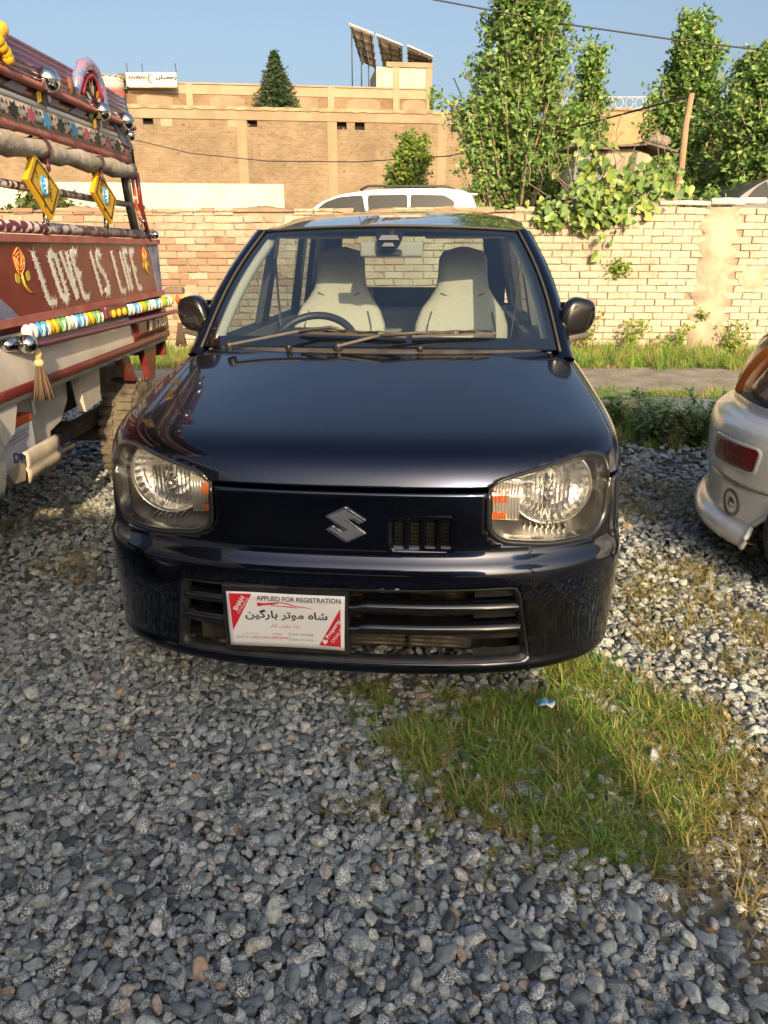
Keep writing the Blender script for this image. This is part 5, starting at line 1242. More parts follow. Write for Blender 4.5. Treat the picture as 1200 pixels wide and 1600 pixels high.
# striped hoarding next to the sign
a0 = at(140,118,38.6); a1 = at(190,166,38.6); HO = Vector((a0.x, 38.6, a1.z)); HWd, HHt = a1.x-a0.x, a0.z-a1.z
T = root('striped_water_tank', 'round rooftop tank striped red and white, half behind the pickup canopy', 'tank', HO+Vector((HWd/2,.6,0)))
for i, (c, z0, z1) in enumerate([((.72,.70,.62),0,.20),((.62,.09,.05),.20,.56),((.42,.40,.38),.56,.88),((.70,.66,.55),.88,1.0)]):
    g = G(); g.lathe([(.001,HHt*z0),(HWd/2,HHt*z0),(HWd/2,HHt*z1),(.001,HHt*z1)], (0,0,0), (0,0,1), n=28); g.build('band', M('tank stripe %d' % i, c, .6, c2=tuple(v*.85 for v in c), ns=4), T)
for k in range(16):
    a = 2*pi*k/16; g = G(); g.ball((HWd/2*cos(a), HWd/2*sin(a), HHt+.02), .10, .10, .06, 8, 5); g.build('rim_knob', grime, T)

# ------------------------------------------------------------------ the orange brick house behind the trees, with its roof railing
HB = root('brick_house', 'orange brick house behind the trees with a looped roof railing', 'house', (15.0, 41.0, 0))
p0 = at(945,173,41.0); zt2 = p0.z
g = G(); g.box(-6.5,9,0,8,.3,zt2); g.build('wall', bricktex('orange brick', (.42,.26,.14), (.36,.20,.105), (.42,.30,.19), 2.0), HB)
g = G(); g.box(-6.6,9.1,-.08,8.1,zt2,zt2+.10); g.build('coping', cem, HB)
g = G(); 
for zz_ in (.12,.62): g.tube([(-6.4,.1,zt2+zz_),(9,.1,zt2+zz_)], .025, 5)
rl = g.build('railing', M('white iron', (.55,.55,.55), .6), HB)
for k in range(30):
    x = -6.2+k*.5; g = G(); g.tube([(x+.2*cos(a), .1, zt2+.37+.23*sin(a)) for a in lin(0,2*pi,14)], .018, 4, cap=False); g.build('ring', rl.data.materials[0], rl)
# shack with a tin edge, and a boulder holding it down
sk = at(975,330,12.9); SK = root('plaster_shack', 'grey plastered shack with a sagging tin edge behind the wall', 'shack', (sk.x, 12.9, TZ))
def sh(px, py, y=12.9): p = at(px, py, y); return (p.x-sk.x, p.z-TZ)
pp = [sh(908,345),sh(1046,345),sh(1044,300),sh(1034,262),sh(1015,240),sh(985,229),sh(950,229),sh(922,238),sh(912,262)]
g = G(); g.prism([(a, max(0,b)) for a, b in pp], 0, 1.6, lambda a, b, d: (a, d, b)); g.build('wall', M('bulging plaster', (.40,.34,.25), .95, c2=(.27,.23,.18), ns=1.8, lo=.42, hi=.6, bump=.5, bs=8), SK, bevel=.05)
tin = M('rusty tin', (.20,.17,.14), .7, .3, c2=(.10,.08,.065), ns=6)
for k, (a, b) in enumerate([((900,228),(952,233)),((945,229),(1005,226)),((1000,226),(1052,240))]):
    A = sh(*a); B = sh(*b); g = G(); g.add([(A[0],-.18,A[1]),(B[0],-.18,B[1]),(B[0],1.5,B[1]+.1),(A[0],1.5,A[1]+.1)], [(0,1,2,3)]); g.build('tin_sheet', tin, SK, solid=.03)
A = sh(903,250); B = sh(930,300); g = G(); g.add([(A[0]-.05,-.08,A[1]+.15),(B[0],-.12,A[1]+.05),(B[0]+.05,-.15,B[1]-.3),(A[0]-.1,-.1,B[1]-.35)], [(0,1,2,3)]); g.build('tarpaulin', M('grey tarpaulin', (.13,.14,.16), .6), SK, solid=.01)
bc = at(1029,222,12.9); bm = bmesh.new(); bmesh.ops.create_icosphere(bm, subdivisions=3, radius=1); q = random.Random(8)
dirs = [(Vector((q.gauss(0,1),q.gauss(0,1),q.gauss(0,1))).normalized(), q.uniform(.7,.9)) for _ in range(10)]
for v in bm.verts:
    p = v.co.copy()
    for d, h in dirs:
        k = p.dot(d)
        if k > h: p -= d*(k-h)*.8
    v.co = Vector((p.x*.20, p.y*.18, p.z*.12))
for f in bm.faces: f.smooth = True
me = bpy.data.meshes.new('boulder'); bm.to_mesh(me); bm.free(); me.materials.append(M('boulder stone', (.27,.23,.18), .95, c2=(.17,.145,.12), ns=9, bump=.6, bs=25))
o = bpy.data.objects.new('boulder', me); COL.objects.link(o); o.location = bc; tag(o, 'brown boulder weighing down the shack roof', 'boulder')
# pole and cables
pt = at(1081,146,11.6); pb = at(1049,335,11.6)
g = G(); g.tube([(pb.x-.04,11.6,TZ-.2),(pb.x,11.6,pb.z),pb.lerp(pt,.4)+Vector((.03,0,0)),pb.lerp(pt,.75)+Vector((-.01,0,0)),pt], [.055,.052,.05,.046,.04], 9)
tag(g.build('wooden_pole', M('weathered wood', (.36,.24,.15), .9, c2=(.25,.165,.10), ns=12, aniso_scale=(1,1,.15), bump=.5, bs=40), org=Vector((pb.x,11.6,TZ)), loc=(pb.x,11.6,TZ)), 'crooked wooden pole standing behind the wall', 'pole')
def cable(label, pts_, r_=.009):
    P = [at(px, py, Y) for px, py, Y in pts_]; Q = []
    for i in range(len(P)-1):
        for t in lin(0,1,6)[:-1]: Q.append(P[i].lerp(P[i+1],t))
    Q.append(P[-1]); O = P[0].copy(); g = G(); g.tube([p-O for p in Q], r_, 5); return tag(g.build('cable', M('cable sheath', (.025,.025,.028), .6) if 'cable sheath' not in bpy.data.materials else bpy.data.materials['cable sheath'], loc=O), label, 'cable')
cable('power line crossing the sky over the tall tree', [(-300,-230,15),(300,-75,15),(660,-4,15),(800,22,15),(900,40,15),(1060,63,15),(1240,84,15),(2000,150,15)], .014)
cable('dark cable sagging across the brick building front', [(190,214,30),(300,240,29),(420,252,28),(560,253,26),(700,244,22),(800,222,18),(930,190,14),(1078,150,11.6)], .016)
cable('thin wire sloping from the wooden pole to the right edge', [(1080,148,11.6),(1140,205,12),(1210,235,12.5)], .008)
cable('bent antenna rod beside the tall tree', [(709,122,37),(718,143,37),(730,175,37)], .03)

# ------------------------------------------------------------------ vehicles drawn from a side profile (local: x along, y across; front to -x)
def profile_car(name, label, loc, rz, prof, belt, top, width, panes, paint_m, glass_m, wheels, extra=None, wr=.36):
    T = root(name, label, 'car', loc, rz); hw = width/2
    sq = lambda z: 1-.16*max(0, min(1.1, (z-belt)/(top-belt)))
    g = G(); rows = []; P = resample(roundpoly(prof, .10), 110)
    for t in (-1,-.96,-.85,-.5,0,.5,.85,.96,1):
        e = 1-.035*abs(t)**8-.0*abs(t); row = []
        cz = sum(p[1] for p in P)/len(P); cx = sum(p[0] for p in P)/len(P)
        for x, z in P: row.append((cx+(x-cx)*e, t*hw*sq(z), cz+(z-cz)*(1-.03*abs(t)**6)))
        rows.append(row)
    g.grid(rows, True, True); n = 110
    for s_ in (0, len(rows)-1): g.f.append(tuple(s_*n+k for k in range(n))); g.sm.append(False)
    g.build('body', paint_m, T)
    for s_ in (-1,1):
        for pn in panes:
            pr = roundpoly(pn, .05); g = G(); g.add([(x, s_*(hw*sq(z)+.006), z) for x, z in pr], [tuple(range(len(pr)))]); g.build('side_window', glass_m, T)
        for wx in wheels:
            w_ = wheel(T, (wx, s_*(hw-.10), wr), wr, .22, (0,s_,0), rubber, rimm)
            g = G(); g.lathe([(wr*1.02,-.02),(wr*1.14,-.02),(wr*1.14,.03),(wr*1.02,.03)], (wx, s_*(hw-.015), wr), (0,s_,0), n=28); g.build('wheel_arch', blackplas, T)
    if extra: extra(T)
    return T
suvw = M('white car paint', (.74,.73,.69), .3, coat=.8); suvg = M('privacy glass', (.02,.022,.022), .12, spec=.25)
def suv_x(px, py): p = at(px, py, 14.0); return (p.x-.15, p.z-TZ)
sA = suv_x
prof = [(-2.45,.45),(-2.42,.95),(-2.3,1.05),sA(470,338),sA(497,314),sA(530,301),sA(585,293),sA(650,291),sA(715,292),sA(741,298),sA(748,318),(1.78,1.0),(1.80,.5),(1.7,.35),(-2.3,.35)]
panes = [[sA(489,331),sA(508,315),sA(530,307),sA(566,304),sA(571,331)],[sA(576,331),sA(574,304),sA(637,303),sA(637,331)],[sA(642,331),sA(642,303),sA(695,304),sA(711,314),sA(710,323),sA(704,331)]]
panes = [[(x, z-.0) for x, z in p] for p in panes]
panes = [[(x, max(z, 1.30)) if i_ in (0, len(p)-1) else (x, z) for i_, (x, z) in enumerate(p)] for p in panes]
def suv_extra(T):
    for s_ in (-1,1):
        a = sA(562,293); b = sA(716,293); g = G(); g.tube([(a[0],s_*.62,a[1]-.02),(a[0]+.15,s_*.62,a[1]+.05),(b[0]-.2,s_*.62,b[1]+.045),(b[0],s_*.62,b[1]-.02)], .022, 7); g.build('roof_rack', blackplas, T)
    a = sA(738,300); g = G(); g.box(a[0]-.1,a[0]+.14,-.62,.62,a[1]-.03,a[1]+.005); g.build('spoiler', suvw, T, bevel=.02)
profile_car('white_suv', 'white off-road car with a black roof rack behind the wall', (.15,14.0+.95,TZ), 0, prof, 1.15, 1.85, 1.86, panes, suvw, suvg, (-1.5,1.15), suv_extra)
darkp = M('dark car paint', (.035,.036,.036), .35, coat=.6, c2=(.06,.06,.058), ns=4)
def dA(px, py): p = at(px, py, 13.0); return (p.x-7.4, p.z-TZ)
prof = [(-2.2,.45),(-2.2,.95),(-1.9,1.15),dA(1152,306),dA(1176,290),dA(1202,276),(-.2,2.0),(1.2,1.98),(2.1,1.75),(2.3,1.1),(2.3,.5),(-2.1,.35)]
panes = [[dA(1168,309),dA(1184,293),dA(1203,281),dA(1205,309)],[(-.85,1.45),(-.85,1.88),(.3,1.88),(.3,1.45)]]
profile_car('dark_car', 'dark car corner peeping over the wall at the right edge', (7.4,13.0+.85,TZ), 0, prof, 1.4, 2.0, 1.7, panes, darkp, suvg, (-1.4,1.4))
# unseen bus, added to shade the black car's nose and the near gravel
vp = [(4.28,.45),(4.30,1.8),(4.27,2.2),(4.05,2.78),(3.87,2.90),(-3.9,2.92),(-4.0,2.6),(-4.0,.45)]
vpan = [[(-3.6+1.3*k,1.5),(-3.6+1.3*k,2.4),(-2.45+1.3*k,2.4),(-2.45+1.3*k,1.5)] for k in range(6)]
def bus_shade_block(T): g = G(); g.box(-3.4,2.1,-.85,.85,2.90,3.25); g.build('roof_load', M('shade block tan', (.25,.22,.18), .9), T, bevel=.08)  # block added on the bus roof to raise its shade on the left
profile_car('unseen_bus', 'unseen bus added behind the photographer to cast shade on the black car', (-2.46,-4.2,0), 0, vp, 1.4, 2.9, 2.3, vpan, M('bus paint', (.10,.12,.14), .4, coat=.5), suvg, (-2.6,2.8), bus_shade_block, .48)['category'] = 'bus'

# ------------------------------------------------------------------ silver car whose end juts in at the right
SIL = root('silver_car', 'silver car at the right edge, bumper with red reflector and fog lamp', 'car', (1.534, 3.453, 0), R(-115))
silp = M('silver paint', (.74,.73,.70), .30, .12, coat=.7, rvar=.06, dirt=(.36,.33,.28), ds=1.6, dlo=.45, dhi=.85, damt=.35)
KS = [(.150,.16,.66,.50),(.158,.06,.70,.50),(.175,.034,.715,.50),(.21,.028,.72,.50),(.232,.042,.72,.50),(.243,.06,.715,.50),(.26,.078,.712,.50),(.38,.072,.715,.50),(.412,.070,.715,.50),(.4155,.080,.715,.50),(.4205,.080,.715,.50),
      (.424,.056,.72,.50),(.52,.045,.725,.50),(.60,.045,.725,.50),(.645,.056,.72,.50),(.672,.085,.715,.50),(.685,.12,.71,.50),(.70,.135,.70,.50),(.80,.15,.70,.50),(.95,.20,.70,.50),(1.03,.25,.69,.50),(1.06,.33,.68,.50),(1.09,.42,.66,.50),(1.12,.58,.64,.50)]
SROWS = smooth_table(KS, lambda i: max(1, int(round(math.hypot(KS[i+1][0]-KS[i][0], KS[i+1][1]-KS[i][1])/.014))))
SB = Slices(SROWS, 2.2)
S2 = arc_s(60, .72, .50, 2.2); sg = G()
LAMP = roundpoly([(-.16,.745),(.56,.745),(.60,.95),(.58,1.03),(.40,1.045),(.02,.98)], .03)
P = []
for z, yf, w_, c in SROWS:
    row = []
    for s_ in S2:
        x = s_*w_; y = SB.y(x, z) if abs(s_) < 1 else yf+c
        d, qx, qz = closest(LAMP, x, z)
        if d < .008: row.append((qx, SB.y(qx, qz), qz))
        else: row.append((x, y, z))
    right = [(w_, yf+c+(3.4-yf-c)*(k/90)**1.5, z) for k in range(1,91)]; left = [(-w_, yf+c+(3.4-yf-c)*k/40, z) for k in range(40,0,-1)]
    full = []
    for (x, y, zv) in left+row+right:                      # wheel-arch edge: points near it are drawn onto it
        e = math.hypot((y-.62)/.375, (zv-.15)/.30)
        if abs(x) > .40 and y < 1.2 and .94 < e < 1.06:
            y2 = .62+(y-.62)/e; z2 = .15+(zv-.15)/e; yf2, w2, c2 = SB.at(z2); k2 = (y2-yf2)/c2
            x = math.copysign(w2 if k2 >= 1 else w2*(1-(1-max(0,k2))**2.2)**(1/2.2), x); y, zv = y2, z2
        full.append((x, y, zv))
    P.append(full)
base = 0; n = len(P[0]); sg.v = [p for r_ in P for p in r_]
for i in range(len(P)-1):
    for j in range(n-1):
        q = [P[i][j], P[i][j+1], P[i+1][j+1], P[i+1][j]]; cx, cy, cz = (sum(p[k] for p in q)/4 for k in range(3))
        if cy < .5 and inside(LAMP, cx, cz): continue
        if abs(cx) > .5 and any(((cy-wy)/.375)**2+((cz-.15)/.30)**2 < 1 for wy in (.62,2.9)): continue
        sg.f.append((i*n+j, i*n+j+1, (i+1)*n+j+1, (i+1)*n+j)); sg.sm.append(True)
sg.build('body', silp, SIL, solid=.004)
def flank_pt(y, z):
    yf, w_, c = SB.at(z); k = (y-yf)/c; return Vector((w_ if k >= 1 else w_*(1-(1-max(0,k))**2.2)**(1/2.2), y, z))
g = G(); g.tube([flank_pt(.62-.377*cos(a), .15+.302*sin(a)) for a in lin(.02,pi-.02,60)], .013, 8); g.build('arch_trim', silp, SIL)
for s_ in (-1,1):
    for wy in (.62,2.9):
        wheel(SIL, (s_*.615,wy-.02,.29), .29, .19, (s_,0,0), rubber, rimm)
        g = G(); g.box(min(s_*.40,s_*.66),max(s_*.40,s_*.66),wy-.30,wy+.30,.47,.50); g.build('arch_liner', blackplas, SIL)
g = G(); g.box(-.62,.62,.3,3.3,.22,.26); g.build('floor_pan', blackplas, SIL)
# glasshouse
g = G(); rows = []
for (z, y0, y1, hw) in ((1.10,.60,3.35,.645),(1.20,.85,3.30,.63),(1.42,1.25,3.15,.56),(1.47,1.40,3.05,.53)): rows.append([(-hw,y0+.08,z),(-hw*.6,y0,z),(hw*.6,y0,z),(hw,y0+.08,z),(hw,y1,z),(-hw,y1,z)])
g.grid(rows, False, True); g.build('window_band', suvg, SIL)
g = G(); g.grid([[(-.56,1.30,1.44),(-.4,1.26,1.445),(.4,1.26,1.445),(.56,1.30,1.44)],[(-.55,1.8,1.485),(-.4,1.8,1.505),(.4,1.8,1.505),(.55,1.8,1.485)],[(-.55,2.6,1.485),(-.4,2.6,1.505),(.4,2.6,1.505),(.55,2.6,1.485)],[(-.55,3.15,1.45),(-.4,3.18,1.455),(.4,3.18,1.455),(.55,3.15,1.45)]]); g.build('roof', silp, SIL, solid=.02)
# lamp: housing, lens, amber strip
n_ = 64; LQ = resample(LAMP, n_)
g = G(); g.grid([[SB.surf(x,z,.003) for x,z in resample(inset(LAMP,-.004),n_)],[SB.surf(x,z,.004) for x,z in resample(inset(LAMP,.008),n_)],[SB.surf(x,z,-.02) for x,z in resample(inset(LAMP,.010),n_)]], True, True); lp = g.build('tail_lamp', M('lamp gasket', (.02,.02,.02), .5), SIL)
g = G(); patch(g, inset(LAMP,.006), SB.surf, lambda k: -.045, 5, n_); g.build('housing', M('lamp silver', (.42,.42,.41), .25, .8, bump=.3, bs=30), lp)
g = G(); patch(g, inset(LAMP,.006), SB.surf, lambda k: .002+.012*(1-k**3), 6, n_); g.build('lens', lampglass, lp)
g = G(); g.tube([SB.surf(.165+.17*t+.05*t*t, .752+.285*t, -.004) for t in lin(0,1,12)], [.020+.016*sin(pi*(.15+.8*t)) for t in lin(0,1,12)], 12); g.build('amber_lens', M('orange lens', (.80,.20,.03), .4), lp)
# red reflector
rf = roundpoly([(.335,.488),(.600,.492),(.612,.592),(.335,.588)], .02)
g = G(); annulus(g, inset(rf,-.010), inset(rf,.002), SB.surf, .001, .004, n=72, mid=.007); rr_ = g.build('reflector_rim', silp, SIL)
g = G(); patch(g, rf, SB.surf, lambda k: .006 if k < .97 else .0, 8, 72); g.build('reflector_lens', M('red reflector', (.20,.008,.010), .22, coat=.5, c2=(.14,.006,.008), ns=12, bump=.35, bs=140), rr_)
# fog lamp
def fpt(r_, a, off): return SB.surf(.470+r_*cos(a)*.92, .322+r_*sin(a), off)
A_ = lin(0, 2*pi, 28)[:-1]
g = G(); g.grid([[fpt(.060,a,.001) for a in A_],[fpt(.056,a,.006) for a in A_],[fpt(.048,a,.005) for a in A_],[fpt(.045,a,-.006) for a in A_]], True, True); fg = g.build('fog_lamp', M('fog lamp ring', (.22,.21,.19), .3, .6), SIL)
g = G(); g.grid([[fpt(.047,a,-.003) for a in A_],[fpt(.032,a,-.008) for a in A_]], True, True); g.build('inner_ring', blackplas, fg)
g = G(); g.grid([[fpt(.034,a,-.006) for a in A_],[fpt(.022,a,.002) for a in A_],[fpt(.001,a,.006) for a in A_]], True, True); g.build('lens', M('fog glass', (.6,.6,.58), .1, .8), fg)

# ------------------------------------------------------------------ the painted pickup on the left (its side stands on the plane x = -1.4)
TX = -1.40
TR = root('painted_pickup', 'decorated pickup with a maroon painted side board and tasselled canopy', 'truck', (TX, 2.7, 0)); TO = Vector((TX, 2.7, 0))
def tb(g, name, m, parent=None, **k): return g.build(name, m, parent or TR, org=TO if (parent is None or parent.parent is TR or parent is TR) else TO, **k)
maroon = M('maroon paint', (.15,.018,.016), .42, c2=(.20,.03,.024), ns=3, coat=.2, dirt=(.30,.14,.10), ds=6, dlo=.55, dhi=.8, damt=.6)
maroon2 = M('dark maroon vinyl', (.085,.018,.03), .35, c2=(.13,.03,.045), ns=5, coat=.3)
pinkm = M('faded red trim', (.32,.085,.075), .6, c2=(.42,.17,.14), ns=8)
twhite = M('pickup white paint', (.72,.70,.66), .4, coat=.4, c2=(.58,.54,.47), ns=2.5, dirt=(.38,.31,.23), ds=4, dlo=.52, dhi=.8, damt=.8)
bluep = M('worn blue paint', (.10,.14,.28), .6, c2=(.30,.28,.33), ns=11)
canvas = M('rolled canvas', (.52,.47,.39), .9, c2=(.38,.33,.26), ns=9, bump=.4, bs=30)
floralw = M('floral band ground', (.60,.57,.48), .6, c2=(.42,.40,.34), ns=20)
yel = M('yellow enamel', (.72,.42,.02), .35, coat=.3); blu = M('blue enamel', (.06,.32,.62), .3, coat=.4); whi = M('white enamel', (.78,.76,.70), .4); grn = M('green enamel', (.12,.34,.10), .4); blk = M('black enamel', (.015,.015,.016), .4); orr = M('orange red enamel', (.70,.10,.02), .4); pnk = M('pink enamel', (.38,.10,.14), .5)
ballm = M('polished steel', (.70,.69,.66), .12, 1.0, rvar=.06)
y0, y1 = 2.25, 4.95
# bed side: white panel, maroon stripe, rear maroon part with the sticker
g = G(); P = []
for y in lin(y0, 4.78, 14): P.append([(TX-.05,y,.792),(TX,y,.798),(TX+.004,y,.86),(TX,y,.95),(TX-.012,y,1.02),(TX-.03,y,1.04)])
g.grid(P); tb(g, 'bed_side', twhite, solid=.006)
g = G(); g.grid([[(TX+.007,y,.818+.0*y),(TX+.011,y,.826),(TX+.011,y,.852),(TX+.007,y,.86)] for y in lin(y0,4.8,12)]); st = tb(g, 'stripe', maroon, solid=.004)
g = G(); g.grid([[(TX+.009,y,.864),(TX+.010,y,.90),(TX+.007,y,.95),(TX-.002,y,1.0)] for y in lin(4.12,4.80,6)]); qd = tb(g, 'rear_quarter_panel', maroon, solid=.004)
tx_ = lambda off: (lambda u, v: (TX+off, u, v))
textmesh('TRD', lambda u, v: (TX+.0175, u, v), 4.50, 4.74, .925, .052, shear=.25, bold=.01).build('sticker_lettering', whi, qd, org=TO)
g = G(); g.add([(TX+.0175,4.37,.895),(TX+.0175,4.425,.895),(TX+.0155,4.455,.96),(TX+.0155,4.40,.96)], [(0,1,2,3)]); tb(g, 'sticker', whi, qd)
for k in range(12):
    g = G(); y = 3.05+k*.082; g.add([(TX+.009,y,.988),(TX+.009,y+.045,.988),(TX+.006,y+.05,.996),(TX+.006,y+.005,.996)], [(0,1,2,3)]); tb(g, 'white_dash', whi)
# bed floor, tail, far side, chassis
g = G(); g.box(TX-1.62,TX-.05,y0,4.8,.80,.84); tb(g, 'bed_floor', greyplas)
g = G(); g.box(TX-1.62,TX-.02,4.76,4.80,.70,1.08); tb(g, 'tailgate', maroon)
g = G(); g.box(TX-1.64,TX-1.60,y0,4.8,.70,1.35); tb(g, 'far_side', maroon)
g = G(); g.box(TX-.46,TX-.36,1.0,4.9,.50,.64); g.box(TX-1.28,TX-1.18,1.0,4.9,.50,.64); tb(g, 'chassis_rail', M('chassis paint', (.05,.045,.04), .8, c2=(.16,.13,.10), ns=6))
g = G(); g.tube([(TX-1.5,4.30,.31),(TX-.12,4.30,.31)], .06, 10); g.ball((TX-.8,4.30,.31), .16, .16, .16, 14, 8); tb(g, 'rear_axle', bpy.data.materials['chassis paint'])
for s_ in (-.30,-1.32):
    g = G()
    for k in range(4): g.box(TX+s_-.035,TX+s_+.035,3.45+k*.06,4.65-k*.06,.44-k*.016,.454-k*.016)
    tb(g, 'leaf_spring', bpy.data.materials['chassis paint'])
for xx in (-.12,-1.45):
    w_ = wheel(TR, (xx,1.60,.31), .31, .20, (1 if xx > -.5 else -1,0,0), dusty_rubber, rimm)
    w_.name = 'wheel'
    if xx > -1: TW = w_
    for k in range(36):                                    # tread blocks
        a = 2*pi*k/36
        for j in (-1,1):
            g = G(); c = Vector((xx+j*.05, 1.60+.312*cos(a+j*.04), .31+.312*sin(a+j*.04))); rd = Vector((0,cos(a),sin(a))); g.obox(c, Vector((.038,0,0)), Vector((0,-sin(a),cos(a)))*.016, rd*.010); g.build('tread_block', dusty_rubber, w_) if xx > -1 else None
    wheel(TR, (xx,-1.2,.35), .35, .22, (1 if xx > -.5 else -1,0,0), dusty_rubber, rimm)
# white skirt pieces, mudguard and step under the bed
g = G()
g.prism([(2.9,.80),(3.42,.79),(3.40,.68),(3.30,.60),(3.18,.58),(3.16,.50),(3.05,.46),(2.95,.50)], TX-.10, TX-.13, lambda u, v, d: (d, u, v)); tb(g, 'skirt_plate', twhite)
g = G(); g.prism([(3.46,.80),(3.74,.79),(3.70,.62),(3.50,.60)], TX-.06, TX-.10, lambda u, v, d: (d, u, v)); tb(g, 'skirt_bracket', twhite)
g = G(); g.prism([(3.98,.80),(4.10,.80),(4.20,.64),(4.14,.64)], TX-.03, TX-.08, lambda u, v, d: (d, u, v)); tb(g, 'mudguard_bracket', maroon)
g = G(); g.prism([(4.34,.80),(4.60,.80),(4.56,.72),(4.50,.60),(4.42,.60)], TX-.02, TX-.06, lambda u, v, d: (d, u, v)); tb(g, 'mudguard_bracket', maroon)
g = G(); g.tube([(TX-.06,2.98,.80),(TX-.06,2.98,.70)], .008, 6); tb(g, 'hanging_bolt', whi)
g = G(); g.tube([(TX-.25,2.9,.42),(TX-.15,3.5,.43)], .012, 6); tb(g, 'brake_pipe', steel)
g = G(); P = []
for i in range(13):
    z = .50+.32*i/12; bul = .05*sin(pi*i/12); P.append([(TX+.012+bul*.6,2.10,z),(TX+.016+bul*.6,2.40,z),(TX+.008+bul*.6,2.515,z),(TX-.04+bul*.4,2.55,z),(TX-.2,2.555,z)])
g.grid(P); tb(g, 'side_fairing', twhite, solid=.006)
g = G(); g.prism([(2.60,.80),(2.76,.80),(2.70,.69),(2.62,.66)], TX-.01, TX-.04, lambda u, v, d: (d, u, v)); tb(g, 'corner_bracket', twhite)
# battery tray with a dented front plate
g = G(); g.box(TX-.30,TX-.04,2.60,2.98,.500,.515); ty = tb(g, 'battery_tray', M('rusty tray', (.22,.17,.12), .9, c2=(.40,.36,.28), ns=8))
g = G(); P = []
for y in lin(2.70,3.0,10): P.append([(TX+.012,y,.500-.012),(TX+.018+.004*sin(y*30),y,.53),(TX+.010,y,.545),(TX+.018,y,.556),(TX+.018+.005*sin(y*22),y,.60),(TX+.006,y,.612)])
g.grid(P); tb(g, 'dented_plate', M('dented white plate', (.62,.58,.48), .6, c2=(.45,.38,.28), ns=7), ty, solid=.004)
g = G(); g.prism([(2.58,.56),(2.66,.58),(2.72,.56),(2.70,.50),(2.62,.51)], TX+.0, TX-.012, lambda u, v, d: (d, u, v)); tb(g, 'bent_flap', bpy.data.materials['rusty tray'], ty)
# the side board with LOVE IS LIFE
bz0, bz1 = 1.105, 1.375; yb0, yb1 = 2.15, 4.76
g = G(); g.box(TX-.03,TX,yb0,yb1,bz0,bz1); bd = tb(g, 'side_board', maroon)
for (a, b_, nm) in ((bz1,bz1+.028,'board_top_rail'),(bz0-.030,bz0,'board_bottom_rail')): g = G(); g.box(TX-.035,TX+.012,yb0,yb1+.02,a,b_); tb(g, nm, pinkm)
g = G(); g.prism([(4.56,bz1),(4.76,bz1),(4.76,bz0),(4.67,bz0),(4.61,1.28)], 0, .003, lambda u, v, d: (TX+.0005+d, u, v)); tb(g, 'blue_corner', bluep, bd)
g = G(); g.prism([(2.60,1.22),(2.74,1.18),(2.86,bz0),(2.60,bz0)], 0, .003, lambda u, v, d: (TX+.0005+d, u, v)); tb(g, 'blue_corner', bluep, bd)
STROKES = {'L': [[(0,1),(0,0),(.75,0)]], 'O': [[(0,.1),(0,.9),(.35,1),(.7,.9),(.7,.1),(.35,0),(0,.1)]], 'V': [[(0,1),(.35,0),(.7,1)]], 'E': [[(.7,1),(0,1),(0,0),(.7,0)],[(0,.52),(.5,.52)]], 'I': [[(.2,1),(.2,0)]], 'S': [[(.7,.9),(.35,1),(0,.85),(.1,.6),(.6,.42),(.7,.15),(.35,0),(0,.1)]], 'F': [[(.7,1),(0,1),(0,0)],[(0,.52),(.5,.52)]]}
def shaggy(ch, yc, wd, zlo, zhi, seed):
    """a letter painted in prickly white strokes, leaning back"""
    q = random.Random(seed); g = G(); pt_ = lambda u, v: (yc+u*wd+(1-v)*.085-.045, zlo+(zhi-zlo)*v)
    for stk in STROKES[ch]:
        for (a, b_) in zip(stk[:-1], stk[1:]):
            A_, B_ = Vector(pt_(*a)), Vector(pt_(*b_)); L_ = (B_-A_).length; n = max(3, int(L_/.007)); d = (B_-A_).normalized(); nr = Vector((-d.y, d.x))
            g.prism([tuple(A_+nr*.010), tuple(B_+nr*.010), tuple(B_-nr*.010), tuple(A_-nr*.010)], 0, .002, lambda u, v, dd: (TX+.0012+dd, u, v))
            for k in range(n):
                c = A_.lerp(B_, (k+q.random())/n)
                for s_ in (-1,1):
                    tip = c+nr*s_*q.uniform(.018,.036)+d*q.uniform(-.03,.03); w2 = d*q.uniform(.004,.007)
                    g.add([(TX+.0036+q.random()*.001, *(c-w2)), (TX+.0036, *(c+w2)), (TX+.0036, *tip)], [(0,1,2)])
    tb(g, 'painted_letter', whi, bd)
yy = 3.10
for i, (ch, adv) in enumerate([('L',.135),('O',.125),('V',.11),('E',.215),('I',.07),('S',.225),('L',.115),('I',.065),('F',.105),('E',.1)]):
    shaggy(ch, yy, .092 if ch != 'I' else .08, 1.138, 1.338, 40+i); yy += adv
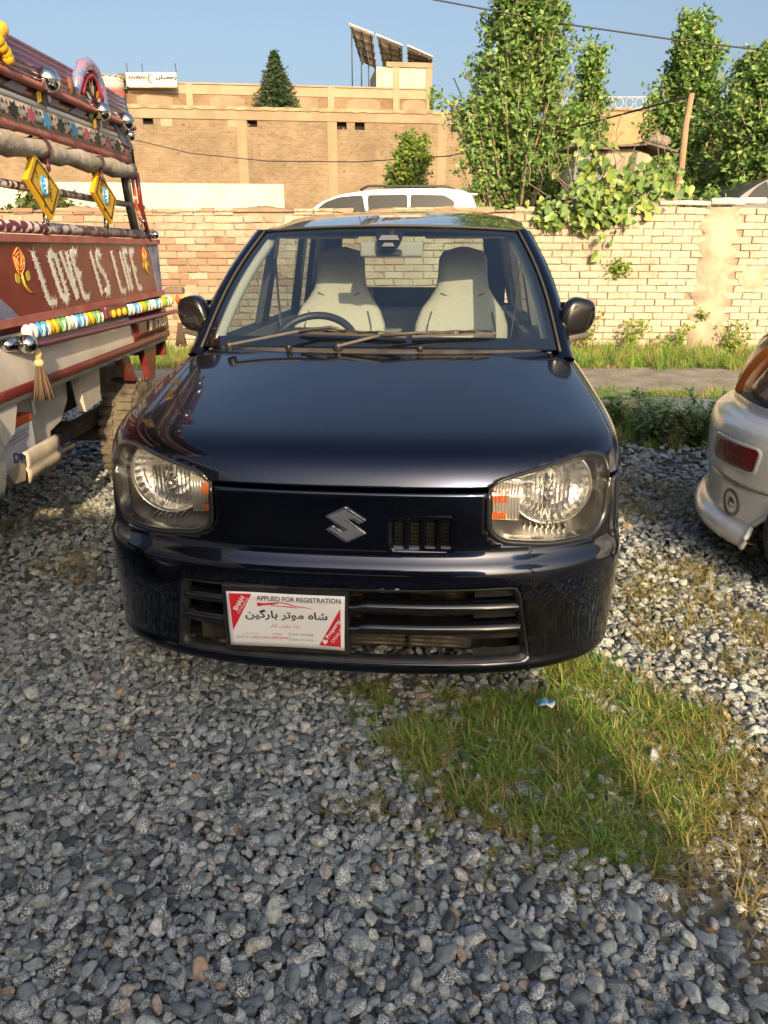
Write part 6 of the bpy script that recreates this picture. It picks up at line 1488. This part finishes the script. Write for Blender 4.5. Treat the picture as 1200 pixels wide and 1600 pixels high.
def rose(yc, zc, s_):
    fx = lambda u, v, d: (TX+.001+d, yc+u*s_, zc+v*s_)
    pet = lambda r_, o_, n=20: [(r_*(1+.10*sin(3*a+o_))*cos(a), r_*1.15*(1+.10*cos(4*a+o_))*sin(a)) for a in [2*pi*k/n for k in range(n)]]
    g = G(); g.prism(pet(.5,.3), 0, .002, fx); f0 = tb(g, 'painted_rose', orr, bd)
    for r_, o_ in ((.46,.8),(.32,1.6),(.18,.2)):
        g = G(); g.tube([fx(u, v, .003) for u, v in pet(r_,o_)+[pet(r_,o_)[0]]], .0032, 4); g.build('petal_line', M('petal line', (.75,.35,.12), .5) if 'petal line' not in bpy.data.materials else bpy.data.materials['petal line'], bd, org=TO)
    for (du, dv, a) in ((-.25,-.95,2.2),(.55,-.85,.9)):
        lp_ = [(du+.42*t*cos(a)-.0+.22*sin(pi*t)*sin(a)*sg_, dv+.55*t*sin(a)-.22*sin(pi*t)*cos(a)*sg_) for sg_, ts in ((1,lin(0,1,6)),(-1,lin(1,0,6)[1:-1])) for t in ts]
        g = G(); g.prism(lp_, 0, .0018, fx); tb(g, 'painted_leaf', M('leaf paint', (.62,.46,.05), .5, c2=(.45,.40,.06), ns=30) if 'leaf paint' not in bpy.data.materials else bpy.data.materials['leaf paint'], bd)
    g = G(); g.tube([fx(.0,-.5,.003), fx(.15,-1.0,.003), fx(.55,-1.35,.003), fx(.85,-1.4,.003)], .005, 5); tb(g, 'painted_stem', bpy.data.materials['leaf paint'], bd)
rose(2.93, 1.305, .085); rose(4.47, 1.315, .075)
# scroll-painted top bar, bead row, rope rod
scroll = M('scroll painted tube', (.10,.03,.05), .4, c2=(.55,.50,.48), ns=24, lo=.48, hi=.55, det=1)
g = G(); g.tube([(TX-.01,yb0,bz1+.055),(TX-.01,yb1,bz1+.055)], .024, 10); tb(g, 'scroll_bar', scroll)
g = G(); g.tube([(TX-.02,yb0,1.58),(TX-.02,yb1-.15,1.58)], .016, 8); tb(g, 'scroll_bar', scroll)
g = G(); g.box(TX-.01,TX+.010,yb0,3.62,1.038,1.046); g.box(TX-.01,TX+.010,3.62,4.95,1.030,1.038); tb(g, 'bead_shelf', steel)
cols = [whi, blu, yel, grn]
yy = 2.86; k = 0
while yy < 4.86:
    if not 3.62 < yy < 3.98:
        g = G(); g.ball((0,0,0), .022, .0215, .032, 10, 7); bo = g.build('bead', cols[(k//2) % 4], TR, loc=(.022,yy-2.7,1.045+.0-.012*(yy-2.86)/2))
        if (k//2) % 2: 
            g = G()
            for s_ in (-1,0,1): g.tube([(.0225-.002*abs(s_),s_*.012,-.022),(.0245,s_*.006,0),(.0225-.002*abs(s_),s_*.012,.022)], .002, 4)
            g.build('bead_star', whi if (k//2) % 4 != 2 else blk, bo)
    k += 1; yy += .049
g = G(); g.box(TX+.0,TX+.045,3.66,3.96,1.02,1.085); cl = tb(g, 'centre_clasp', maroon2, bevel=.012)
for k in range(3): g = G(); g.ball((TX+.05,3.73+k*.08,1.045), .014, .014, .02, 8, 6); tb(g, 'bead', yel, cl)
for k in range(5): g = G(); g.box(TX+.0455,TX+.0475,3.67,3.95,1.068+k*.003,1.0695+k*.003); tb(g, 'clasp_line', pinkm, cl)
g = G(); hel = [(TX+.035, 2.80+2.12*t/160, .995-.03*t/160) for t in range(161)]; g.tube(hel, [.011+.003*(k % 2) for k in range(161)], 8); tb(g, 'twisted_rod', M('purple rod', (.16,.04,.07), .3, coat=.3), )
def tassel(y, z, l):
    T_ = root_part = None
    g = G(); g.ball((TX+.05,y,z-.02), .017, .017, .022, 10, 6); g.ball((TX+.05,y,z-.055), .020, .020, .018, 10, 6); t_ = tb(g, 'tassel_knot', M('gold thread', (.55,.42,.20), .6) if 'gold thread' not in bpy.data.materials else bpy.data.materials['gold thread'])
    q = random.Random(int(y*100)); g = G()
    for k in range(60):
        a = q.uniform(0,2*pi); r_ = q.random()**.5; top = Vector((TX+.05+.014*r_*cos(a), y+.014*r_*sin(a), z-.065)); bot = Vector((TX+.05+.045*r_*cos(a), y+.055*r_*sin(a), z-.065-l*q.uniform(.85,1.05))); g.tube([top, top.lerp(bot,.5)+Vector((0,.005*sin(a),0)), bot], .0035, 4)
    tb(g, 'tassel_thread', M('brown thread', (.13,.085,.055), .9) if 'brown thread' not in bpy.data.materials else bpy.data.materials['brown thread'], t_)
    g = G(); g.tube([(TX+.04,y,z+.03),(TX+.05,y,z-.01)], .004, 5); tb(g, 'tassel_cord', whi, t_)
tassel(2.86, .985, .13); tassel(4.93, .955, .15)
g = G(); g.ball((TX+.045,2.80,1.01), .036, n=18, m=12); g.tube([(TX-.02,2.72,1.015),(TX+.02,2.76,1.012)], .026, 12); tb(g, 'steel_ball', ballm)
# tail lamp block at the far corner, hooks
g = G(); g.box(TX-.02,TX+.10,4.86,4.94,1.075,1.115); tb(g, 'corner_lamp', M('dusty lamp', (.20,.14,.10), .5), bevel=.01)
for k in range(3): g = G(); g.ball((TX+.02+.035*k,4.9,1.04), .014, .014, .03, 8, 6); tb(g, 'hanging_bead', (yel,orr,yel)[k])
# rear posts
for i, (dy, m_) in enumerate([(0,blk),(.05,steel),(.11,M('red striped tube', (.45,.08,.05), .4, c2=(.65,.6,.55), ns=30, lo=.48, hi=.52)),(.17,maroon)]):
    g = G(); g.tube([(TX-.03+.012*i,4.44+dy*.9,bz1+.02),(TX-.02+.012*i,4.34+dy*.75,1.58),(TX-.01+.012*i,4.28+dy*.8,1.745)], .013 if i != 2 else .010, 7); tb(g, 'canopy_post', m_)
for (y, z, r_) in ((4.58,1.43,.020),(4.70,1.43,.024),(4.50,1.50,.012)): g = G(); g.ball((TX+.01,y,z), r_, n=14, m=9); tb(g, 'steel_ball', ballm)
# the two yellow diamonds on their struts
for (t_, r_, b_, l_) in (((3.12,1.70),(3.32,1.58),(3.20,1.46),(3.02,1.60)),((3.79,1.705),(4.00,1.59),(3.89,1.465),(3.69,1.60))):
    g = G(); g.prism([t_,r_,b_,l_], 0, .022, lambda u, v, d: (TX+.02+d, u, v)); dm = tb(g, 'diamond_sign', yel, bevel=.004)
    cy, cz = (t_[0]+b_[0]+r_[0]+l_[0])/4, (t_[1]+b_[1]+r_[1]+l_[1])/4
    fr = scaled([t_,r_,b_,l_], .80, cy, cz); g = G(); g.tube([(TX+.0435,*p) for p in fr+[fr[0]]], .003, 4); tb(g, 'diamond_line', blk, dm)
    q = random.Random(int(cy*50))
    for k in range(14):
        a = q.uniform(0,2*pi); rad = q.uniform(.05,.075); p = Vector((TX+.0435, cy+rad*cos(a)*.95, cz+rad*sin(a)*1.1)); e = Vector((0,q.gauss(0,.012),q.gauss(0,.014))); g = G(); g.tube([p, p+e], .002, 4); tb(g, 'ornament_line', blk, dm)
    g = G(); g.ball((TX+.042,cy,cz), .010, .034, .042, 16, 8); bb = tb(g, 'blue_boss', blu, dm)
    for a in (.4,1.2,2.0,2.8): g = G(); g.tube([(TX+.0505,cy+.026*cos(a),cz+.032*sin(a)),(TX+.0535,cy,cz),(TX+.0505,cy-.026*cos(a),cz-.032*sin(a))], .0022, 4); tb(g, 'boss_ray', whi, bb)
    g = G(); g.tube([(TX-.01,b_[0]+.04,bz1+.03),(TX+.015,b_[0]+.005,b_[1]+.03)], .014, 8); tb(g, 'diamond_strut', ballm)
    g = G(); g.tube([(TX+.02,t_[0],t_[1]-.03),(TX+.01,t_[0]-.01,t_[1]+.03)], .010, 6); tb(g, 'diamond_strut', blk)
# canopy: rolled canvas, floral band, maroon cornice with ribs
ya, yz = 1.7, 4.32
g = G(); pts_ = [(TX+.02, ya+(yz-ya)*t/40, 1.695+.055*t/40-.010*abs(sin(t*.55))) for t in range(41)]; g.tube(pts_, [.040+.006*sin(t*1.1)+.004*sin(t*2.7) for t in range(41)], 12); tb(g, 'rolled_canvas', canvas)
for t in (.575,.80): g = G(); y = ya+(yz-ya)*t; g.lathe([(.049,-.018),(.053,0),(.049,.018)], (TX+.02,y,1.695+.055*t), (0,1,.02), n=14); g.tube([(TX+.05,y,1.66+.05*t),(TX+.055,y-.01,1.615+.05*t)], .008, 5); tb(g, 'canvas_tie', maroon2)
def band(y, k):
    """the cornice leans outwards: k from its foot to its crest; the crest sinks towards the tail"""
    f = (y-ya)/(yz-ya); zz = [1.745,1.775,1.845,1.865,1.905,1.925,2.045]; xx = [.03,.035,.045,.05,.055,.075,.06]
    return (TX+xx[k], y-.10*k/6+.0, zz[k]+.035*f)
for (k0, k1, nm, m_) in ((0,1,'foot_trim',pinkm),(1,2,'floral_band',floralw),(2,3,'trim_line',whi),(3,4,'cornice',maroon2),(5,6,'crest',maroon2)):
    g = G(); g.grid([[band(y,k0), band(y,k1)] for y in lin(ya,yz,24)], True); o_ = tb(g, nm, m_, solid=.02, soff=0.0)
    if nm == 'floral_band': FB = o_
    if nm == 'crest': CR_ = o_
for j, c in enumerate([pnk,blk,pnk,blu,blk,blu,pnk,blk,pnk,blk,pnk]):
    y = 2.86+j*.138; a = Vector(band(y,1)).lerp(Vector(band(y,2)),.5)+Vector((.0125,0,0)); g = G(); n = 14
    g.prism([((.045 if k % 2 else .026)*cos(2*pi*k/n), (.033 if k % 2 else .019)*sin(2*pi*k/n)) for k in range(n)], 0, .002, lambda u, v, d: (a.x+d, a.y+u, a.z+v)); fl = tb(g, 'painted_flower', c, FB)
    for s_ in (-1,1):
        for t in (-1,1): g = G(); g.ball((a.x+.001,a.y+s_*.055,a.z+t*.018), .003, .009, .007, 6, 4); tb(g, 'petal_dot', blk if c is not blk else pnk, fl)
g = G(); g.tube([Vector(band(y,4)).lerp(Vector(band(y,5)),.5)+Vector((.012,0,0)) for y in lin(ya,yz+.05,150)], [.014+.003*(k % 2) for k in range(151)], 8); tb(g, 'beaded_rope', pinkm)
for t in (.08,.26,.44,.62,.80,.96):
    g = G(); g.tube([Vector(band(y,5)).lerp(Vector(band(y,6)),t)+Vector((.005,0,0)) for y in lin(ya,yz-.04,20)], .0075, 6); tb(g, 'crest_rib', M('rib vinyl', (.16,.05,.10), .2, coat=.6) if 'rib vinyl' not in bpy.data.materials else bpy.data.materials['rib vinyl'], CR_)
for j in range(7):                                          # painted lozenges on the cornice
    y = 2.45+j*.29; a = [Vector(band(y-.09,3)).lerp(Vector(band(y-.09,4)),.2), Vector(band(y+.05,3)).lerp(Vector(band(y+.05,4)),.1), Vector(band(y+.12,3)).lerp(Vector(band(y+.12,4)),.8), Vector(band(y,3)).lerp(Vector(band(y,4)),.9)]
    g = G(); g.add([p+Vector((.014,0,0)) for p in a], [(0,1,2,3)]); tb(g, 'cornice_lozenge', M('grey violet paint', (.22,.18,.24), .5) if 'grey violet paint' not in bpy.data.materials else bpy.data.materials['grey violet paint'])
def boss(y, z, r_, fan=True):
    c = Vector((TX+.10,y,z)); g = G(); g.ball(c, r_, n=20, m=12); b_ = tb(g, 'steel_ball', ballm)
    if fan:
        for k in range(9):
            a = 2*pi*k/9; d = Vector((-.1, cos(a), sin(a))); s_ = Vector((0,-sin(a),cos(a))); p = c+Vector((-.02,0,0)); g = G(); g.add([p+d*r_*.7, p+d*r_*1.7+s_*r_*.5, p+d*r_*2.3, p+d*r_*1.7-s_*r_*.5], [(0,1,2,3)]); tb(g, 'fan_leaf', (whi,grn,yel,blk)[k % 4], b_)
boss(3.20, 1.965, .045); boss(3.76, 1.945, .040); boss(4.10, 1.955, .040, False); boss(4.14, 1.895, .026, False)
c = Vector((TX+.09,2.86,2.0))
for k in range(7): a = .9*k; g = G(); g.ball(c+Vector((.01,.028*cos(a),.014*k-.03)), .02, .026, .024, 8, 6); tb(g, 'yellow_flower', yel)
# arched sequinned crest piece near the tail
arch = [(y_-.27, 1.35+(z_-1.35)*.945) for y_, z_ in [(3.78,2.02),(3.83,2.09),(3.90,2.145),(3.965,2.165),(4.03,2.15),(4.085,2.10),(4.11,2.03),(4.12,1.95)]]
g = G(); g.tube([(TX+.085,*p) for p in arch], [.022,.026,.028,.028,.028,.026,.024,.018], 8); ac = tb(g, 'sequin_arch', M('blue sequins', (.10,.22,.42), .3, c2=(.55,.18,.22), ns=55, lo=.48, hi=.54, coat=.4))
g = G(); g.tube([(TX+.095,3.695+(p[0]-3.695)*.72,1.98+(p[1]-1.98)*.70) for p in arch[:-1]], .010, 6); tb(g, 'arch_piping', M('crimson piping', (.42,.04,.07), .4), ac)
for k in range(7):
    a = pi*(.12+.76*k/6); g = G(); p = Vector((TX+.09,3.71,1.965)); d = Vector((0,cos(a),sin(a))); s_ = Vector((0,-sin(a),cos(a))); g.add([p+d*.03, p+d*.07+s_*.012, p+d*.10, p+d*.07-s_*.012], [(0,1,2,3)]); tb(g, 'arch_petal', (whi,yel,blk)[k % 3], ac)
g = G(); g.tube([(TX+.07,3.47,1.96),(TX+.07,3.475,2.02)], .022, 8); tb(g, 'crest_knob', M('brown knob', (.20,.09,.04), .4))
g = G(); g.tube([(TX+.03,4.26,1.94),(TX+.035,4.34,1.87),(TX+.03,4.37,1.77),(TX+.02,4.37,1.71)], .010, 7); tb(g, 'end_loop', blk)
g = G(); g.grid([[(TX+.052,4.16+.0*k,1.90),(TX+.05,4.30,1.925),(TX+.05,4.44,1.86),(TX+.05,4.40,1.84)] for k in range(2)]) if False else g.add([(TX+.062,3.98,1.945),(TX+.062,4.14,1.925),(TX+.06,4.30,1.845),(TX+.058,4.14,1.855)], [(0,1,2,3)]); tb(g, 'ribbed_corner', bluep, solid=.004)
# canopy roof
g = G(); g.box(TX-1.6,TX+.02,ya,yz-.05,1.93,1.95); tb(g, 'canopy_roof', canvas)
g = G()
for (x, y) in ((-1.58,4.4),(-1.58,2.3)): 
    g = G(); g.tube([(TX+x,y,1.0),(TX+x,y,1.94)], .02, 7); tb(g, 'canopy_post', steel)
# cab, out of the picture to the left of the photographer
g = G(); cp = [(.55,.45),(.55,.85),(.75,1.02),(1.05,1.60),(1.2,1.70),(2.12,1.70),(2.16,.45)]
rows = []
for t in (-1,-.9,0,.9,1): rows.append([(TX-.81+t*.80*(1-.10*max(0,(z-1.0))), y-.35, z) for y, z in cp])
g.grid(rows, False, True); g.f += [tuple(range(7)), tuple(range(28,35))]; g.sm += [False]*2; tb(g, 'cab', twhite)
g = G(); g.add([(TX+.004-.0,.95-.35+.2,1.05),(TX-.002,2.0-.35,1.05),(TX-.055,2.0-.35,1.58),(TX-.05,1.18-.35+.1,1.58)], [(0,1,2,3)]); tb(g, 'cab_window', suvg, solid=.01)
# the battery standing in its tray
BT = root('car_battery', 'white and blue vehicle battery with an orange lid in the pickup tray', 'battery', (TX-.15, 2.80, .516))
g = G(); g.box(-.10,.10,-.13,.13,0,.17); g.build('case', M('battery case', (.45,.48,.58), .5, c2=(.60,.62,.66), ns=5), BT, bevel=.006)
g = G(); g.box(-.103,.103,-.133,.133,.171,.205); ld = g.build('lid', M('battery lid', (.62,.12,.03), .5), BT, bevel=.008)
for y in (-.08,.08): g = G(); g.lathe([(.001,.03),(.012,.028),(.014,0)], (0,y,.205), (0,0,1), n=12); g.build('terminal', steel, ld)
textmesh('Daewa', lambda u, v: (.1015,u,v), -.07, .11, .060, .040, bold=.03).build('lettering', M('navy print', (.02,.03,.16), .5), BT)
for k, (a, b_) in enumerate(((-.06,.09),(-.08,.07),(-.05,.09))): g = G(); g.add([(.1012,a,.115+k*.014),(.1012,b_,.118+k*.014),(.1012,b_,.123+k*.014),(.1012,a,.120+k*.014)], [(0,1,2,3)]); g.build('print_line', bpy.data.materials['grey print'], BT)
